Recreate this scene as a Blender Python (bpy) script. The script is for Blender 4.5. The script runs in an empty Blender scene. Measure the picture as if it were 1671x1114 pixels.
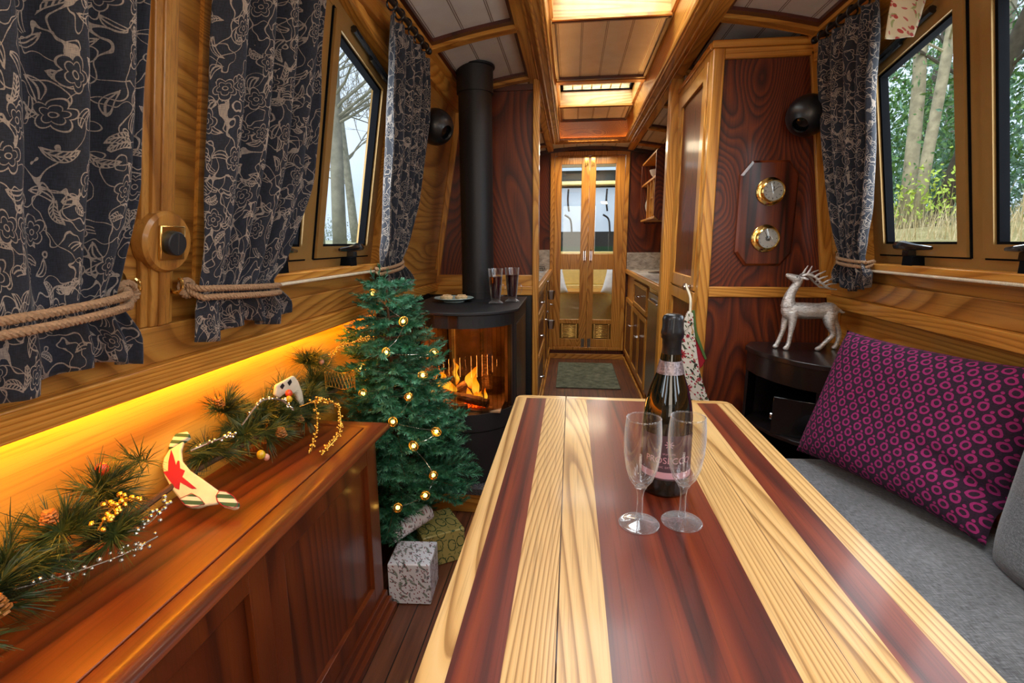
import bpy, bmesh, math, random
from mathutils import Vector, Matrix, Quaternion
from mathutils import noise as mnoise
random.seed(11)
PI = math.pi
SC = bpy.context.scene
COL = SC.collection
XC = .155                      # the boat's centre line

def hw(z):                     # half width of the cabin, leaning in towards the roof
    return .925 - .17 * (z - .9)
def wx(side, z, off=0.0):      # x of the cabin side (off > 0 goes outwards)
    return XC + side * (hw(z) + off)
def ceil_z(x):
    return 1.99 - .17 * (x - XC) ** 2

# ------------------------------------------------------------------ mesh builder
class MB:
    def __init__(s): s.v = []; s.f = []; s.m = []; s.uv = []; s.cur = 0
    def add(s, vs, fs, uvs=None):
        b = len(s.v); s.v += [tuple(p) for p in vs]
        for i, f in enumerate(fs):
            s.f.append(tuple(b + k for k in f)); s.m.append(s.cur)
            s.uv.append(uvs[i] if uvs else None)
    def hexa(s, p):            # 8 points: bottom loop then top loop
        s.add(p, [(3, 2, 1, 0), (4, 5, 6, 7), (0, 1, 5, 4), (1, 2, 6, 5), (2, 3, 7, 6), (3, 0, 4, 7)])
    def box(s, x0, x1, y0, y1, z0, z1):
        x0, x1 = sorted((x0, x1)); y0, y1 = sorted((y0, y1)); z0, z1 = sorted((z0, z1))
        s.hexa([(x0, y0, z0), (x1, y0, z0), (x1, y1, z0), (x0, y1, z0), (x0, y0, z1), (x1, y0, z1), (x1, y1, z1), (x0, y1, z1)])
    def obox(s, c, size, M):   # oriented box, M = 3x3 or 4x4 rotation
        a, b, d = [k / 2 for k in size]
        P = [(-a, -b, -d), (a, -b, -d), (a, b, -d), (-a, b, -d), (-a, -b, d), (a, -b, d), (a, b, d), (-a, b, d)]
        s.hexa([Vector(c) + M @ Vector(p) for p in P])
    def prism(s, poly, lo, hi, axis='z'):  # poly of 2-D points extruded along axis
        n = len(poly)
        def mk(p, t):
            return {'z': (p[0], p[1], t), 'y': (p[0], t, p[1]), 'x': (t, p[0], p[1])}[axis]
        vs = [mk(p, lo) for p in poly] + [mk(p, hi) for p in poly]
        fs = [tuple(range(n))[::-1], tuple(range(n, 2 * n))]
        fs += [(i, (i + 1) % n, n + (i + 1) % n, n + i) for i in range(n)]
        s.add(vs, fs)
    def prism3(s, poly3, vec): # 3-D planar loop extruded by a vector
        n = len(poly3); v = Vector(vec)
        vs = [Vector(p) for p in poly3] + [Vector(p) + v for p in poly3]
        fs = [tuple(range(n))[::-1], tuple(range(n, 2 * n))]
        fs += [(i, (i + 1) % n, n + (i + 1) % n, n + i) for i in range(n)]
        s.add(vs, fs)
    def tube(s, path, r, n=8, cap=True, closed=False):
        P = [Vector(p) for p in path]; m = len(P)
        R = r if isinstance(r, (list, tuple)) else [r] * m
        T = []
        for i in range(m):
            a = P[(i - 1) % m] if closed or i > 0 else P[i]
            b = P[(i + 1) % m] if closed or i < m - 1 else P[i]
            t = (b - a); T.append(t.normalized() if t.length > 1e-9 else Vector((0, 0, 1)))
        up = Vector((0, 0, 1)) if abs(T[0].z) < .9 else Vector((1, 0, 0))
        nrm = T[0].cross(up).normalized(); vs = []
        for i in range(m):
            if i > 0:
                nrm = (nrm - T[i] * nrm.dot(T[i]))
                nrm = nrm.normalized() if nrm.length > 1e-6 else T[i].orthogonal().normalized()
            bn = T[i].cross(nrm)
            for k in range(n):
                a = 2 * PI * k / n
                vs.append(P[i] + (nrm * math.cos(a) + bn * math.sin(a)) * R[i])
        fs = []
        for i in range(m if closed else m - 1):
            j = (i + 1) % m
            for k in range(n):
                fs.append((i * n + k, i * n + (k + 1) % n, j * n + (k + 1) % n, j * n + k))
        if cap and not closed:
            fs.append(tuple(range(n))[::-1]); fs.append(tuple(range((m - 1) * n, m * n)))
        s.add(vs, fs)
    def lathe(s, prof, c=(0, 0, 0), n=32, axis=(0, 0, 1), closed=False, a0=0, a1=2 * PI):
        q = Vector((0, 0, 1)).rotation_difference(Vector(axis).normalized()); c = Vector(c)
        full = abs(a1 - a0 - 2 * PI) < 1e-6; m = len(prof); cols = n if full else n + 1; vs = []
        for k in range(cols):
            a = a0 + (a1 - a0) * k / n
            for r, z in prof: vs.append(c + q @ Vector((r * math.cos(a), r * math.sin(a), z)))
        fs = []
        for k in range(n):
            k2 = (k + 1) % cols
            for i in range(m if closed else m - 1):
                j = (i + 1) % m
                if prof[i][0] < 1e-7 and prof[j][0] < 1e-7: continue
                if prof[i][0] < 1e-7: fs.append((k * m + i, k2 * m + j, k * m + j))
                elif prof[j][0] < 1e-7: fs.append((k * m + i, k2 * m + i, k * m + j))
                else: fs.append((k * m + i, k2 * m + i, k2 * m + j, k * m + j))
        s.add(vs, fs)
    def ball(s, c, r, n=16, sc=(1, 1, 1), M=None):
        m = max(4, n // 2); vs = []; c = Vector(c)
        for i in range(m + 1):
            t = PI * i / m
            for k in range(n):
                a = 2 * PI * k / n
                p = Vector((r * sc[0] * math.sin(t) * math.cos(a), r * sc[1] * math.sin(t) * math.sin(a), r * sc[2] * math.cos(t)))
                vs.append(c + (M @ p if M else p))
        fs = [(i * n + k, (i + 1) * n + k, (i + 1) * n + (k + 1) % n, i * n + (k + 1) % n) for i in range(m) for k in range(n)]
        s.add(vs, fs)
    def grid(s, fn, nu, nv, uvfn=None):
        vs = [fn(i / nu, j / nv) for j in range(nv + 1) for i in range(nu + 1)]
        fs = []; uvs = []
        for j in range(nv):
            for i in range(nu):
                a = j * (nu + 1) + i
                fs.append((a, a + 1, a + nu + 2, a + nu + 1))
                c = [(i / nu, j / nv), ((i + 1) / nu, j / nv), ((i + 1) / nu, (j + 1) / nv), (i / nu, (j + 1) / nv)]
                uvs.append([uvfn(*q) if uvfn else q for q in c])
        s.add(vs, fs, uvs)

def wloc(o):
    v = Vector((0, 0, 0))
    while o is not None: v = v + o.location; o = o.parent
    return v

def obj(name, mb, mat, parent=None, at=None, bevel=0, smooth=True, ang=35, merge=True, seg=2, mods=()):
    """link the collected shapes as ONE mesh object; vertices were given in world coordinates"""
    base = wloc(parent) if parent is not None else Vector(at if at else (0, 0, 0))
    me = bpy.data.meshes.new(name)
    me.from_pydata([(p[0] - base.x, p[1] - base.y, p[2] - base.z) for p in mb.v], [], mb.f)
    mats = mat if isinstance(mat, (list, tuple)) else [mat]
    for m in mats: me.materials.append(m)
    me.polygons.foreach_set('material_index', mb.m)
    if any(u is not None for u in mb.uv):
        l = me.uv_layers.new(name='UVMap'); k = 0; buf = []
        for i, f in enumerate(mb.f):
            u = mb.uv[i]
            for q in range(len(f)): buf += list(u[q]) if u else [0, 0]
        l.data.foreach_set('uv', buf)
    if merge:
        bm = bmesh.new(); bm.from_mesh(me)
        bmesh.ops.remove_doubles(bm, verts=bm.verts, dist=1e-6)
        bmesh.ops.recalc_face_normals(bm, faces=bm.faces)
        bm.to_mesh(me); bm.free()
    me.update()
    if smooth:
        me.polygons.foreach_set('use_smooth', [True] * len(me.polygons))
        try: me.set_sharp_from_angle(angle=math.radians(ang))
        except Exception: pass
    o = bpy.data.objects.new(name, me); COL.objects.link(o)
    if parent is not None: o.parent = parent
    else: o.location = base
    if bevel:
        b = o.modifiers.new('bevel', 'BEVEL'); b.width = bevel; b.segments = seg; b.limit_method = 'ANGLE'; b.angle_limit = math.radians(40)
        b.harden_normals = False
    for t, kw in mods:
        m = o.modifiers.new(t.lower(), t)
        for k, v in kw.items(): setattr(m, k, v)
    return o

def thing(name, label, cat, loc=(0, 0, 0), group=None):
    o = bpy.data.objects.new(name, None); COL.objects.link(o); o.location = loc
    o.empty_display_size = .03
    o['label'] = label; o['category'] = cat
    if group: o['group'] = group
    return o
def tag(o, label, cat, group=None, kind=None):
    o['label'] = label; o['category'] = cat
    if group: o['group'] = group
    if kind: o['kind'] = kind
    return o
def struct(name, mb, mat, parent=None, **k):
    o = obj(name, mb, mat, parent, **k)
    if parent is None: o['kind'] = 'structure'
    return o
def copy_tree(o, parent=None, off=(0, 0, 0)):
    c = o.copy(); COL.objects.link(c); c.parent = parent
    if parent is None: c.location = o.location + Vector(off)
    for ch in list(o.children): copy_tree(ch, c)
    return c
def bez(pts, n=12):            # Catmull-Rom through points
    P = [Vector(p) for p in pts]; P = [P[0] * 2 - P[1]] + P + [P[-1] * 2 - P[-2]]; out = []
    for i in range(1, len(P) - 2):
        for k in range(n):
            t = k / n; a, b, c, d = P[i - 1], P[i], P[i + 1], P[i + 2]
            out.append(.5 * ((2 * b) + (c - a) * t + (2 * a - 5 * b + 4 * c - d) * t * t + (3 * b - a - 3 * c + d) * t ** 3))
    out.append(P[-2]); return out
def rope(mb, path, r, pitch=.03, strands=3, sub=6, n=6):   # twisted strands along a path
    P = [Vector(p) for p in path]
    L = [0]
    for i in range(1, len(P)): L.append(L[-1] + (P[i] - P[i - 1]).length)
    T = [(P[min(i + 1, len(P) - 1)] - P[max(i - 1, 0)]).normalized() for i in range(len(P))]
    up = Vector((0, 0, 1)) if abs(T[0].z) < .9 else Vector((1, 0, 0))
    N = []; nr = T[0].cross(up).normalized()
    for t in T:
        nr = (nr - t * nr.dot(t)); nr = nr.normalized() if nr.length > 1e-6 else t.orthogonal().normalized(); N.append(nr.copy())
    M = max(6, int(L[-1] / (pitch / sub)))
    for s in range(strands):
        q = []
        j = 0
        for k in range(M + 1):
            d = L[-1] * k / M
            while j < len(P) - 2 and L[j + 1] < d: j += 1
            w = (d - L[j]) / max(L[j + 1] - L[j], 1e-9)
            p = P[j].lerp(P[j + 1], w); t = T[j].lerp(T[j + 1], w).normalized(); nn = N[j].lerp(N[j + 1], w).normalized()
            a = 2 * PI * (d / pitch + s / strands)
            q.append(p + (nn * math.cos(a) + t.cross(nn) * math.sin(a)) * r * .55)
        mb.tube(q, r * .55, n)

# ------------------------------------------------------------------ node helpers
def hexc(h):
    h = h.lstrip('#'); c = [int(h[i:i + 2], 16) / 255 for i in (0, 2, 4)]
    return tuple(((x / 12.92) if x <= .04045 else ((x + .055) / 1.055) ** 2.4) for x in c) + (1,)
class NT:
    def __init__(s, name):
        s.m = bpy.data.materials.new(name); s.m.use_nodes = True; s.t = s.m.node_tree; s.n = s.t.nodes; s.l = s.t.links
        s.b = s.n.get('Principled BSDF'); s.out = s.n.get('Material Output')
    def new(s, t, **k):
        n = s.n.new(t)
        for a, b in k.items(): setattr(n, a, b)
        return n
    def put(s, sock, v):
        if isinstance(v, bpy.types.NodeSocket): s.l.new(v, sock)
        elif v is not None: sock.default_value = v
    def math(s, op, a, b=None, c=None):
        n = s.new('ShaderNodeMath', operation=op)
        for i, v in enumerate((a, b, c)):
            if v is not None: s.put(n.inputs[i], v)
        return n.outputs[0]
    def vmath(s, op, a, b=None, out=0):
        n = s.new('ShaderNodeVectorMath', operation=op); s.put(n.inputs[0], a)
        if b is not None: s.put(n.inputs[1], b)
        return n.outputs[out]
    def scale(s, a, k):
        n = s.new('ShaderNodeVectorMath', operation='SCALE'); s.put(n.inputs[0], a); s.put(n.inputs['Scale'], k); return n.outputs[0]
    def coord(s, which='Object'): return s.new('ShaderNodeTexCoord').outputs[which]
    def mapping(s, v, sc=(1, 1, 1), loc=(0, 0, 0), rot=(0, 0, 0)):
        n = s.new('ShaderNodeMapping'); s.put(n.inputs[0], v); n.inputs['Scale'].default_value = sc
        s.put(n.inputs['Location'], loc); n.inputs['Rotation'].default_value = rot; return n.outputs[0]
    def noise(s, v, scale=5, detail=2, rough=.5, dist=0, out=0, dim='3D'):
        n = s.new('ShaderNodeTexNoise', noise_dimensions=dim); s.put(n.inputs['Vector'], v); n.inputs['Scale'].default_value = scale
        n.inputs['Detail'].default_value = detail; n.inputs['Roughness'].default_value = rough; n.inputs['Distortion'].default_value = dist
        return n.outputs[out]
    def vor(s, v, scale=5, feat='F1', rnd=1, dim='3D'):
        n = s.new('ShaderNodeTexVoronoi', feature=feat, voronoi_dimensions=dim); s.put(n.inputs['Vector'], v)
        n.inputs['Scale'].default_value = scale; n.inputs['Randomness'].default_value = rnd; return n
    def ramp(s, f, stops, interp='LINEAR'):
        n = s.new('ShaderNodeValToRGB'); s.put(n.inputs[0], f); r = n.color_ramp; r.interpolation = interp
        while len(r.elements) > 1: r.elements.remove(r.elements[-1])
        r.elements[0].position = stops[0][0]; r.elements[0].color = stops[0][1]
        for p, c in stops[1:]:
            e = r.elements.new(p); e.color = c
        return n.outputs[0]
    def mix(s, f, a, b, mode='MIX'):
        n = s.new('ShaderNodeMix', data_type='RGBA', blend_type=mode)
        s.put(n.inputs[0], f); s.put(n.inputs[6], a); s.put(n.inputs[7], b); return n.outputs[2]
    def sep(s, v):
        n = s.new('ShaderNodeSeparateXYZ'); s.put(n.inputs[0], v); return n.outputs
    def comb(s, x, y, z=0.0):
        n = s.new('ShaderNodeCombineXYZ'); s.put(n.inputs[0], x); s.put(n.inputs[1], y); s.put(n.inputs[2], z); return n.outputs[0]
    def bump(s, h, strength=.2, dist=.002):
        n = s.new('ShaderNodeBump'); s.put(n.inputs['Height'], h); n.inputs['Strength'].default_value = strength; n.inputs['Distance'].default_value = dist
        s.l.new(n.outputs[0], s.b.inputs['Normal']); return n
    def set(s, **k):
        for a, v in k.items(): s.put(s.b.inputs[a.replace('_', ' ')], v)
        return s.m
    def line(s, v, c, w):     # 1 where |v - c| < w
        return s.math('LESS_THAN', s.math('ABSOLUTE', s.math('SUBTRACT', v, c)), w)

def plain(name, col, rough=.5, metal=0, coat=0, spec=.5, nz=.04, nscale=30, bump=0):
    N = NT(name); c = hexc(col) if isinstance(col, str) else col
    v = N.noise(N.coord(), nscale, 3)
    lo = tuple(x * (1 - nz * 2) for x in c[:3]) + (1,); hi = tuple(min(1, x * (1 + nz * 2)) for x in c[:3]) + (1,)
    N.set(Base_Color=N.ramp(v, [(.3, lo), (.7, hi)]), Roughness=rough, Metallic=metal, Coat_Weight=coat, Specular_IOR_Level=spec)
    if bump: N.bump(v, bump, .001)
    return N.m

def wood(name, dark, mid, light, axis='Y', rings=7, scale=3.0, stretch=.14, rough=.38, coat=.25, fib=.22, seed=0.0, dist=.6, mute=.5):
    N = NT(name); co = N.coord()
    inf = N.new('ShaderNodeObjectInfo')
    off = N.math('MULTIPLY', inf.outputs['Random'], 7.0)
    v0 = N.vmath('ADD', co, N.comb(off, N.math('ADD', off, 3.1 + seed), N.math('MULTIPLY', off, 1.7)))
    def st(k):
        return {'X': (k, 1, 1), 'Y': (1, k, 1), 'Z': (1, 1, k)}[axis]
    a = N.mapping(v0, st(stretch))
    n1 = N.noise(a, scale, 1.5, .45, dist)
    fr = N.math('FRACT', N.math('MULTIPLY', n1, rings))
    tone = N.noise(N.mapping(v0, st(.06)), scale * 4, 2, .5)
    f1 = N.noise(N.mapping(v0, st(.03)), 170, 2, .6)
    f2 = N.noise(N.mapping(v0, st(.012)), 420, 1, .5)
    d, m, l = [hexc(c) if isinstance(c, str) else c for c in (dark, mid, light)]
    c1 = N.ramp(fr, [(0, d), (.07, d), (.30, m), (.75, l), (.95, m), (1, d)])
    c2 = N.mix(N.math('MULTIPLY', tone, mute), c1, m)
    g = N.math('ADD', N.math('MULTIPLY', f1, .6), N.math('MULTIPLY', f2, .4))
    c3 = N.mix(fib * 2.2, c2, N.ramp(g, [(.32, (.55, .5, .45, 1)), (.5, (1, 1, 1, 1)), (.7, (1.0, 1.0, 1.0, 1))]), 'MULTIPLY')
    N.set(Base_Color=c3, Roughness=rough, Coat_Weight=coat, Coat_Roughness=.12)
    N.bump(g, .12, .0006)
    return N.m

def facebox(v): return v
# ------------------------------------------------------------------ materials
M = {}
for ax in 'XYZ':
    M['ash' + ax] = wood('ash_wood_' + ax, '#9c5e1c', '#c98632', '#dca04a', ax, rings=60, scale=2.6, stretch=.09, fib=.32, mute=.6)
    M['elm' + ax] = wood('elm_veneer_' + ax, '#7a4a1a', '#a8702e', '#bd883e', ax, rings=34, scale=1.5, stretch=.24, dist=.8, fib=.32, mute=.6)
    M['mah' + ax] = wood('mahogany_' + ax, '#240904', '#591f09', '#863a0d', ax, rings=75, scale=1.6, stretch=.33, rough=.42, coat=.12, fib=.5, mute=.9)
    M['cab' + ax] = wood('red_stained_wood_' + ax, '#3d1709', '#692c10', '#803e15', ax, rings=26, scale=1.2, stretch=.1, rough=.34, coat=.22, fib=.3, mute=.8)
M['ashlightY'] = wood('pale_ash', '#8a5d28', '#cc9f60', '#dcb478', 'Y', rings=80, scale=2.6, stretch=.07, rough=.4, coat=.18, fib=.3, mute=.5)
M['ashlightX'] = wood('pale_ash_across', '#a8763a', '#d0a260', '#e0b878', 'X', rings=50, scale=3.0, stretch=.09, rough=.36, coat=.3, fib=.2, mute=.6)
M['mahtab'] = wood('table_mahogany', '#330f06', '#672410', '#8a3c17', 'Y', rings=9, scale=7, stretch=.045, rough=.36, coat=.2, fib=.5, dist=.2, mute=.75)
M['mahboard'] = wood('board_mahogany', '#260d06', '#5a220e', '#7e3a1a', 'Z', rings=7, scale=10, stretch=.04, rough=.3, coat=.25, fib=.3, dist=.1, mute=.2)
M['beamdark'] = wood('dark_mahogany_trim', '#2c100a', '#4c1f14', '#5c2a1c', 'Y', rings=4, rough=.35)
M['black'] = plain('black_iron', '#0f0f13', .4, 0, .1)
M['stove'] = plain('stove_paint', '#1b1a1d', .5, .1, 0, nz=.03, nscale=200)
M['blackgloss'] = plain('black_plastic', '#0c0d10', .22, 0, .4)
M['blackcab'] = wood('black_stained_wood', '#0c0808', '#161012', '#1d1517', 'X', rings=3, rough=.3, coat=.25, fib=.1)
M['brass'] = plain('polished_brass', '#efc878', .16, 1, 0, nz=.03)
M['brassold'] = plain('aged_brass', '#7d6438', .35, 1)
M['chrome'] = plain('chrome', '#d4d4d8', .12, 1)
M['steel'] = plain('brushed_steel', '#a3a4a6', .3, 1)
M['bronze'] = plain('bronze_window_frame', '#a8834a', .38, .45, .2, nz=.02)
M['bronzedk'] = plain('dark_window_gasket', '#101114', .95, spec=.05)
M['whitepaint'] = plain('cream_ceiling_paint', '#cfc5bb', .5, 0, .1, nz=.02)
M['silver'] = None
M['cream'] = plain('cream_paint', '#e6c678', .5, nz=.03)
M['greyfab'] = None

def mk_planks():
    N = NT('white_tongue_and_groove'); x = N.sep(N.coord())[0]
    f = N.math('FRACT', N.math('MULTIPLY', N.math('ADD', x, .03), 1 / .115))
    g1 = N.line(f, .5, .016); g2 = N.line(f, .56, .014)
    g = N.math('MAXIMUM', g1, g2)
    nz = N.noise(N.coord(), 12, 2)
    base = N.ramp(nz, [(.3, hexc('#dcd4cb')), (.7, hexc('#e6dfd7'))])
    N.set(Base_Color=N.mix(g, base, hexc('#8d7a6b')), Roughness=.42, Coat_Weight=.15)
    N.bump(N.math('SUBTRACT', 1.0, g), .8, .003); return N.m
M['planks'] = mk_planks()

def mk_fabric():
    N = NT('grey_woven_fabric'); co = N.coord()
    a = N.noise(N.mapping(co, (60, 800, 400)), 1, 1); b = N.noise(N.mapping(co, (800, 60, 400)), 1, 1)
    w = N.math('MULTIPLY', N.math('ADD', a, b), .5); big = N.noise(co, 6, 3)
    w2 = N.math('ADD', N.math('MULTIPLY', w, .8), N.math('MULTIPLY', big, .2))
    N.set(Base_Color=N.ramp(w2, [(.36, hexc('#35373d')), (.5, hexc('#5a5d64')), (.64, hexc('#7f8289'))]), Roughness=.9, Sheen_Weight=.25)
    N.bump(w, .5, .0015); return N.m
M['greyfab'] = mk_fabric()

def mk_silver():
    N = NT('textured_silver'); co = N.coord()
    a = N.noise(N.mapping(co, (1, 1, 3.2)), 70, 3, .6, 1.0)
    N.set(Base_Color=N.ramp(a, [(.3, hexc('#9a938a')), (.45, hexc('#d6d2cd')), (.7, hexc('#f2f0ee'))]), Metallic=.65, Roughness=.32)
    N.bump(a, .9, .004); return N.m
M['silver'] = mk_silver()

def mk_leaf(name, a, b, c, rough=.5):
    N = NT(name); n = N.noise(N.coord(), 22, 3)
    N.set(Base_Color=N.ramp(n, [(.3, hexc(a)), (.5, hexc(b)), (.72, hexc(c))]), Roughness=rough); return N.m
M['fir'] = mk_leaf('fir_green', '#0d3a25', '#286c49', '#72b291')
M['pine'] = mk_leaf('pine_green', '#1c2912', '#3a4c22', '#6d7636')
M['bark'] = plain('twig_brown', '#54381f', .8, bump=.3)
M['pinecone'] = plain('pine_cone_brown', '#a0662c', .6, nz=.2, nscale=200)
M['gold'] = plain('gold_bead', '#d9a441', .25, .8, nz=.05)
M['silverbead'] = plain('silver_bead', '#cfcabc', .2, .9)
M['rope'] = plain('natural_rope', '#957455', .85, nz=.12, nscale=300)
M['hessian'] = plain('cream_cotton', '#d9cdb4', .85, nz=.05)

# dark linen printed with pale line-drawn flowers
def flower(N, p2, sc, R, petals, rnd, w=.02):
    vo = N.vor(p2, sc, 'F1', rnd, '2D')
    d = N.vmath('SUBTRACT', N.scale(p2, sc), N.scale(vo.outputs['Position'], sc))
    x, y, _ = N.sep(d)
    r = N.math('SQRT', N.math('ADD', N.math('MULTIPLY', x, x), N.math('MULTIPLY', y, y)))
    ang = N.math('ARCTAN2', y, x)
    cx = N.sep(vo.outputs['Color'])[0]
    rot = N.math('MULTIPLY', cx, 6.3)
    c = N.math('ABSOLUTE', N.math('COSINE', N.math('ADD', N.math('MULTIPLY', ang, petals / 2), rot)))
    return vo, x, y, r, ang, c, rot
def mk_curtain(name, bg1, bg2, ink):
    N = NT(name); uv = N.coord('UV')
    wob = N.noise(uv, 9, 2, out=1); p = N.vmath('ADD', uv, N.scale(N.vmath('SUBTRACT', wob, (.5, .5, .5)), .035))
    vo, x, y, r, ang, c, rot = flower(N, p, 17, .3, 5, .85)
    edge = N.math('ADD', .22, N.math('MULTIPLY', c, .13))
    l1 = N.line(r, edge, .016); l2 = N.line(r, N.math('MULTIPLY', edge, .62), .011); l3 = N.line(r, .06, .011)
    pick = N.math('GREATER_THAN', N.sep(vo.outputs['Color'])[1], .45)
    fl = N.math('MULTIPLY', N.math('MAXIMUM', N.math('MAXIMUM', l1, l2), l3), pick)
    inside = N.math('MULTIPLY', N.math('LESS_THAN', r, edge), pick)
    # leaves in rotated cells
    v2 = N.vor(p, 30, 'F1', 1, '2D')
    d = N.vmath('SUBTRACT', N.scale(p, 30), N.scale(v2.outputs['Position'], 30)); a, b, _ = N.sep(d)
    th = N.math('MULTIPLY', N.sep(v2.outputs['Color'])[0], 6.28)
    ca = N.math('COSINE', th); sa = N.math('SINE', th)
    u = N.math('ADD', N.math('MULTIPLY', a, ca), N.math('MULTIPLY', b, sa))
    w = N.math('SUBTRACT', N.math('MULTIPLY', b, ca), N.math('MULTIPLY', a, sa))
    w = N.math('ADD', w, N.math('MULTIPLY', N.math('MULTIPLY', u, u), .8))
    uu = N.math('DIVIDE', u, .46); ww = N.math('DIVIDE', w, .17)
    q = N.math('SQRT', N.math('ADD', N.math('MULTIPLY', uu, uu), N.math('MULTIPLY', ww, ww)))
    hatch = N.math('MULTIPLY', N.math('LESS_THAN', N.math('FRACT', N.math('MULTIPLY', N.math('ADD', u, N.math('ABSOLUTE', w)), 7)), .42), N.math('LESS_THAN', q, 1))
    lf = N.math('MAXIMUM', N.math('MAXIMUM', N.line(q, 1, .12), N.math('MULTIPLY', N.math('LESS_THAN', N.math('ABSOLUTE', w), .03), N.math('LESS_THAN', q, 1.2))),
                N.math('MULTIPLY', hatch, N.math('GREATER_THAN', N.sep(v2.outputs['Color'])[1], .6)))
    lf = N.math('MULTIPLY', lf, N.math('GREATER_THAN', N.sep(v2.outputs['Color'])[2], .35))
    vine = N.line(N.noise(uv, 17, 1, .4), .5, .0075)
    vine2 = N.line(N.noise(N.mapping(uv, (1, 1, 1), (5, 3, 0)), 27, 1, .4), .56, .009)
    v = N.math('MAXIMUM', N.math('MAXIMUM', lf, vine), vine2)
    v = N.math('MULTIPLY', v, N.math('SUBTRACT', 1.0, inside)); v = N.math('MAXIMUM', v, fl)
    weave = N.math('MULTIPLY', N.math('ADD', N.noise(N.mapping(uv, (900, 90, 1)), 1, 1), N.noise(N.mapping(uv, (90, 900, 1)), 1, 1)), .5)
    base = N.ramp(weave, [(.38, hexc(bg1)), (.62, hexc(bg2))])
    ik = N.mix(N.ramp(weave, [(.4, (0, 0, 0, 1)), (.55, (1, 1, 1, 1))]), N.mix(.45, hexc(ink), hexc(bg2)), hexc(ink))
    N.set(Base_Color=N.mix(v, base, ik), Roughness=.9, Sheen_Weight=.15)
    N.bump(weave, .25, .001); return N.m
M['curtain'] = mk_curtain('navy_floral_linen', '#11131c', '#232633', '#9a8b7e')

def mk_rings():               # wool cushion cover of joined rings with dots between them
    N = NT('purple_ring_knit'); uv = N.coord('UV')
    wob = N.noise(uv, 60, 2, out=1); p = N.vmath('ADD', uv, N.scale(N.vmath('SUBTRACT', wob, (.5, .5, .5)), .006))
    def lat(ox, oy, sx, sy):
        q = N.vmath('ADD', p, (ox, oy, 0)); x, y, _ = N.sep(q)
        fx = N.math('SUBTRACT', N.math('FRACT', N.math('DIVIDE', x, sx)), .5); fy = N.math('SUBTRACT', N.math('FRACT', N.math('DIVIDE', y, sy)), .5)
        a = N.math('MULTIPLY', fx, sx); b = N.math('MULTIPLY', fy, sy)
        return N.math('SQRT', N.math('ADD', N.math('MULTIPLY', a, a), N.math('MULTIPLY', b, b)))
    S, H = .037, .050
    r = N.math('MINIMUM', lat(0, 0, S, H), lat(S / 2, H / 2, S, H))
    d = N.math('MINIMUM', lat(S / 2, H / 6, S, H), lat(0, H / 2 + H / 6, S, H))
    m = N.math('MAXIMUM', N.line(r, .0088, .0026), N.math('LESS_THAN', d, .0036))
    fz = N.noise(uv, 260, 2, .7)
    m2 = N.math('MULTIPLY', m, N.math('ADD', .75, N.math('MULTIPLY', fz, .4)))
    N.set(Base_Color=N.mix(m2, N.ramp(fz, [(.3, hexc('#1a0619')), (.7, hexc('#300f2e'))]), hexc('#8f1c60')), Roughness=.95)
    N.bump(fz, .5, .002); return N.m
M['rings'] = mk_rings()

def leaf2d(N, p, sc, a_=.46, b_=.17, dens=.3, veins=True):
    v2 = N.vor(p, sc, 'F1', 1, '2D'); d = N.vmath('SUBTRACT', N.scale(p, sc), N.scale(v2.outputs['Position'], sc)); a, b, _ = N.sep(d)
    col = N.sep(v2.outputs['Color']); th = N.math('MULTIPLY', col[0], 6.28); ca = N.math('COSINE', th); sa = N.math('SINE', th)
    u = N.math('ADD', N.math('MULTIPLY', a, ca), N.math('MULTIPLY', b, sa)); w = N.math('SUBTRACT', N.math('MULTIPLY', b, ca), N.math('MULTIPLY', a, sa))
    w = N.math('ADD', w, N.math('MULTIPLY', N.math('MULTIPLY', u, u), .7)); uu = N.math('DIVIDE', u, a_); ww = N.math('DIVIDE', w, b_)
    q = N.math('ADD', N.math('MULTIPLY', uu, uu), N.math('MULTIPLY', ww, ww)); m = N.math('LESS_THAN', q, 1)
    if veins:
        h = N.math('LESS_THAN', N.math('FRACT', N.math('MULTIPLY', N.math('ADD', u, N.math('ABSOLUTE', w)), 8)), .6)
        m = N.math('MAXIMUM', N.math('MULTIPLY', m, h), N.math('MULTIPLY', N.line(w, 0.0, .022), N.math('LESS_THAN', q, 1.3)))
    return N.math('MULTIPLY', m, N.math('GREATER_THAN', col[1], dens))
def mk_paper(name, bg, inks, rough=.35):
    N = NT(name); x, y, z = N.sep(N.coord()); col = hexc(bg)
    p0 = N.comb(N.math('ADD', x, y), N.math('ADD', z, N.math('MULTIPLY', N.math('SUBTRACT', x, y), .5)), 0.0)
    for i, (ink, sc, kind) in enumerate(inks):
        p = N.mapping(p0, (1, 1, 1), (i * 1.7 + .3, i * .9, 0))
        if kind == 'leaf': v = leaf2d(N, p, sc, .46, .15, .5)
        elif kind == 'petal': v = leaf2d(N, p, sc, .30, .14, .3, False)
        elif kind == 'line': v = N.line(N.noise(p, sc, 1), .5, .008)
        elif kind == 'ring':
            vo = N.vor(p, sc, 'F1', .55, '2D'); wob = N.noise(p, sc * 9, 1)
            v = N.line(N.math('ADD', vo.outputs['Distance'], N.math('MULTIPLY', wob, .12)), .40, .035)
        else:
            vo = N.vor(p, sc, 'F1', 1, '2D'); v = N.math('LESS_THAN', vo.outputs['Distance'], .16)
        col = N.mix(v, col, hexc(ink))
    N.set(Base_Color=col, Roughness=rough, Coat_Weight=.15); return N.m
M['paperwhite'] = mk_paper('white_leaf_gift_wrap', '#e2e2ea', [('#3d5a45', 30, 'leaf'), ('#2e3c40', 44, 'leaf'), ('#7d3444', 70, 'dot')])
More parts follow.
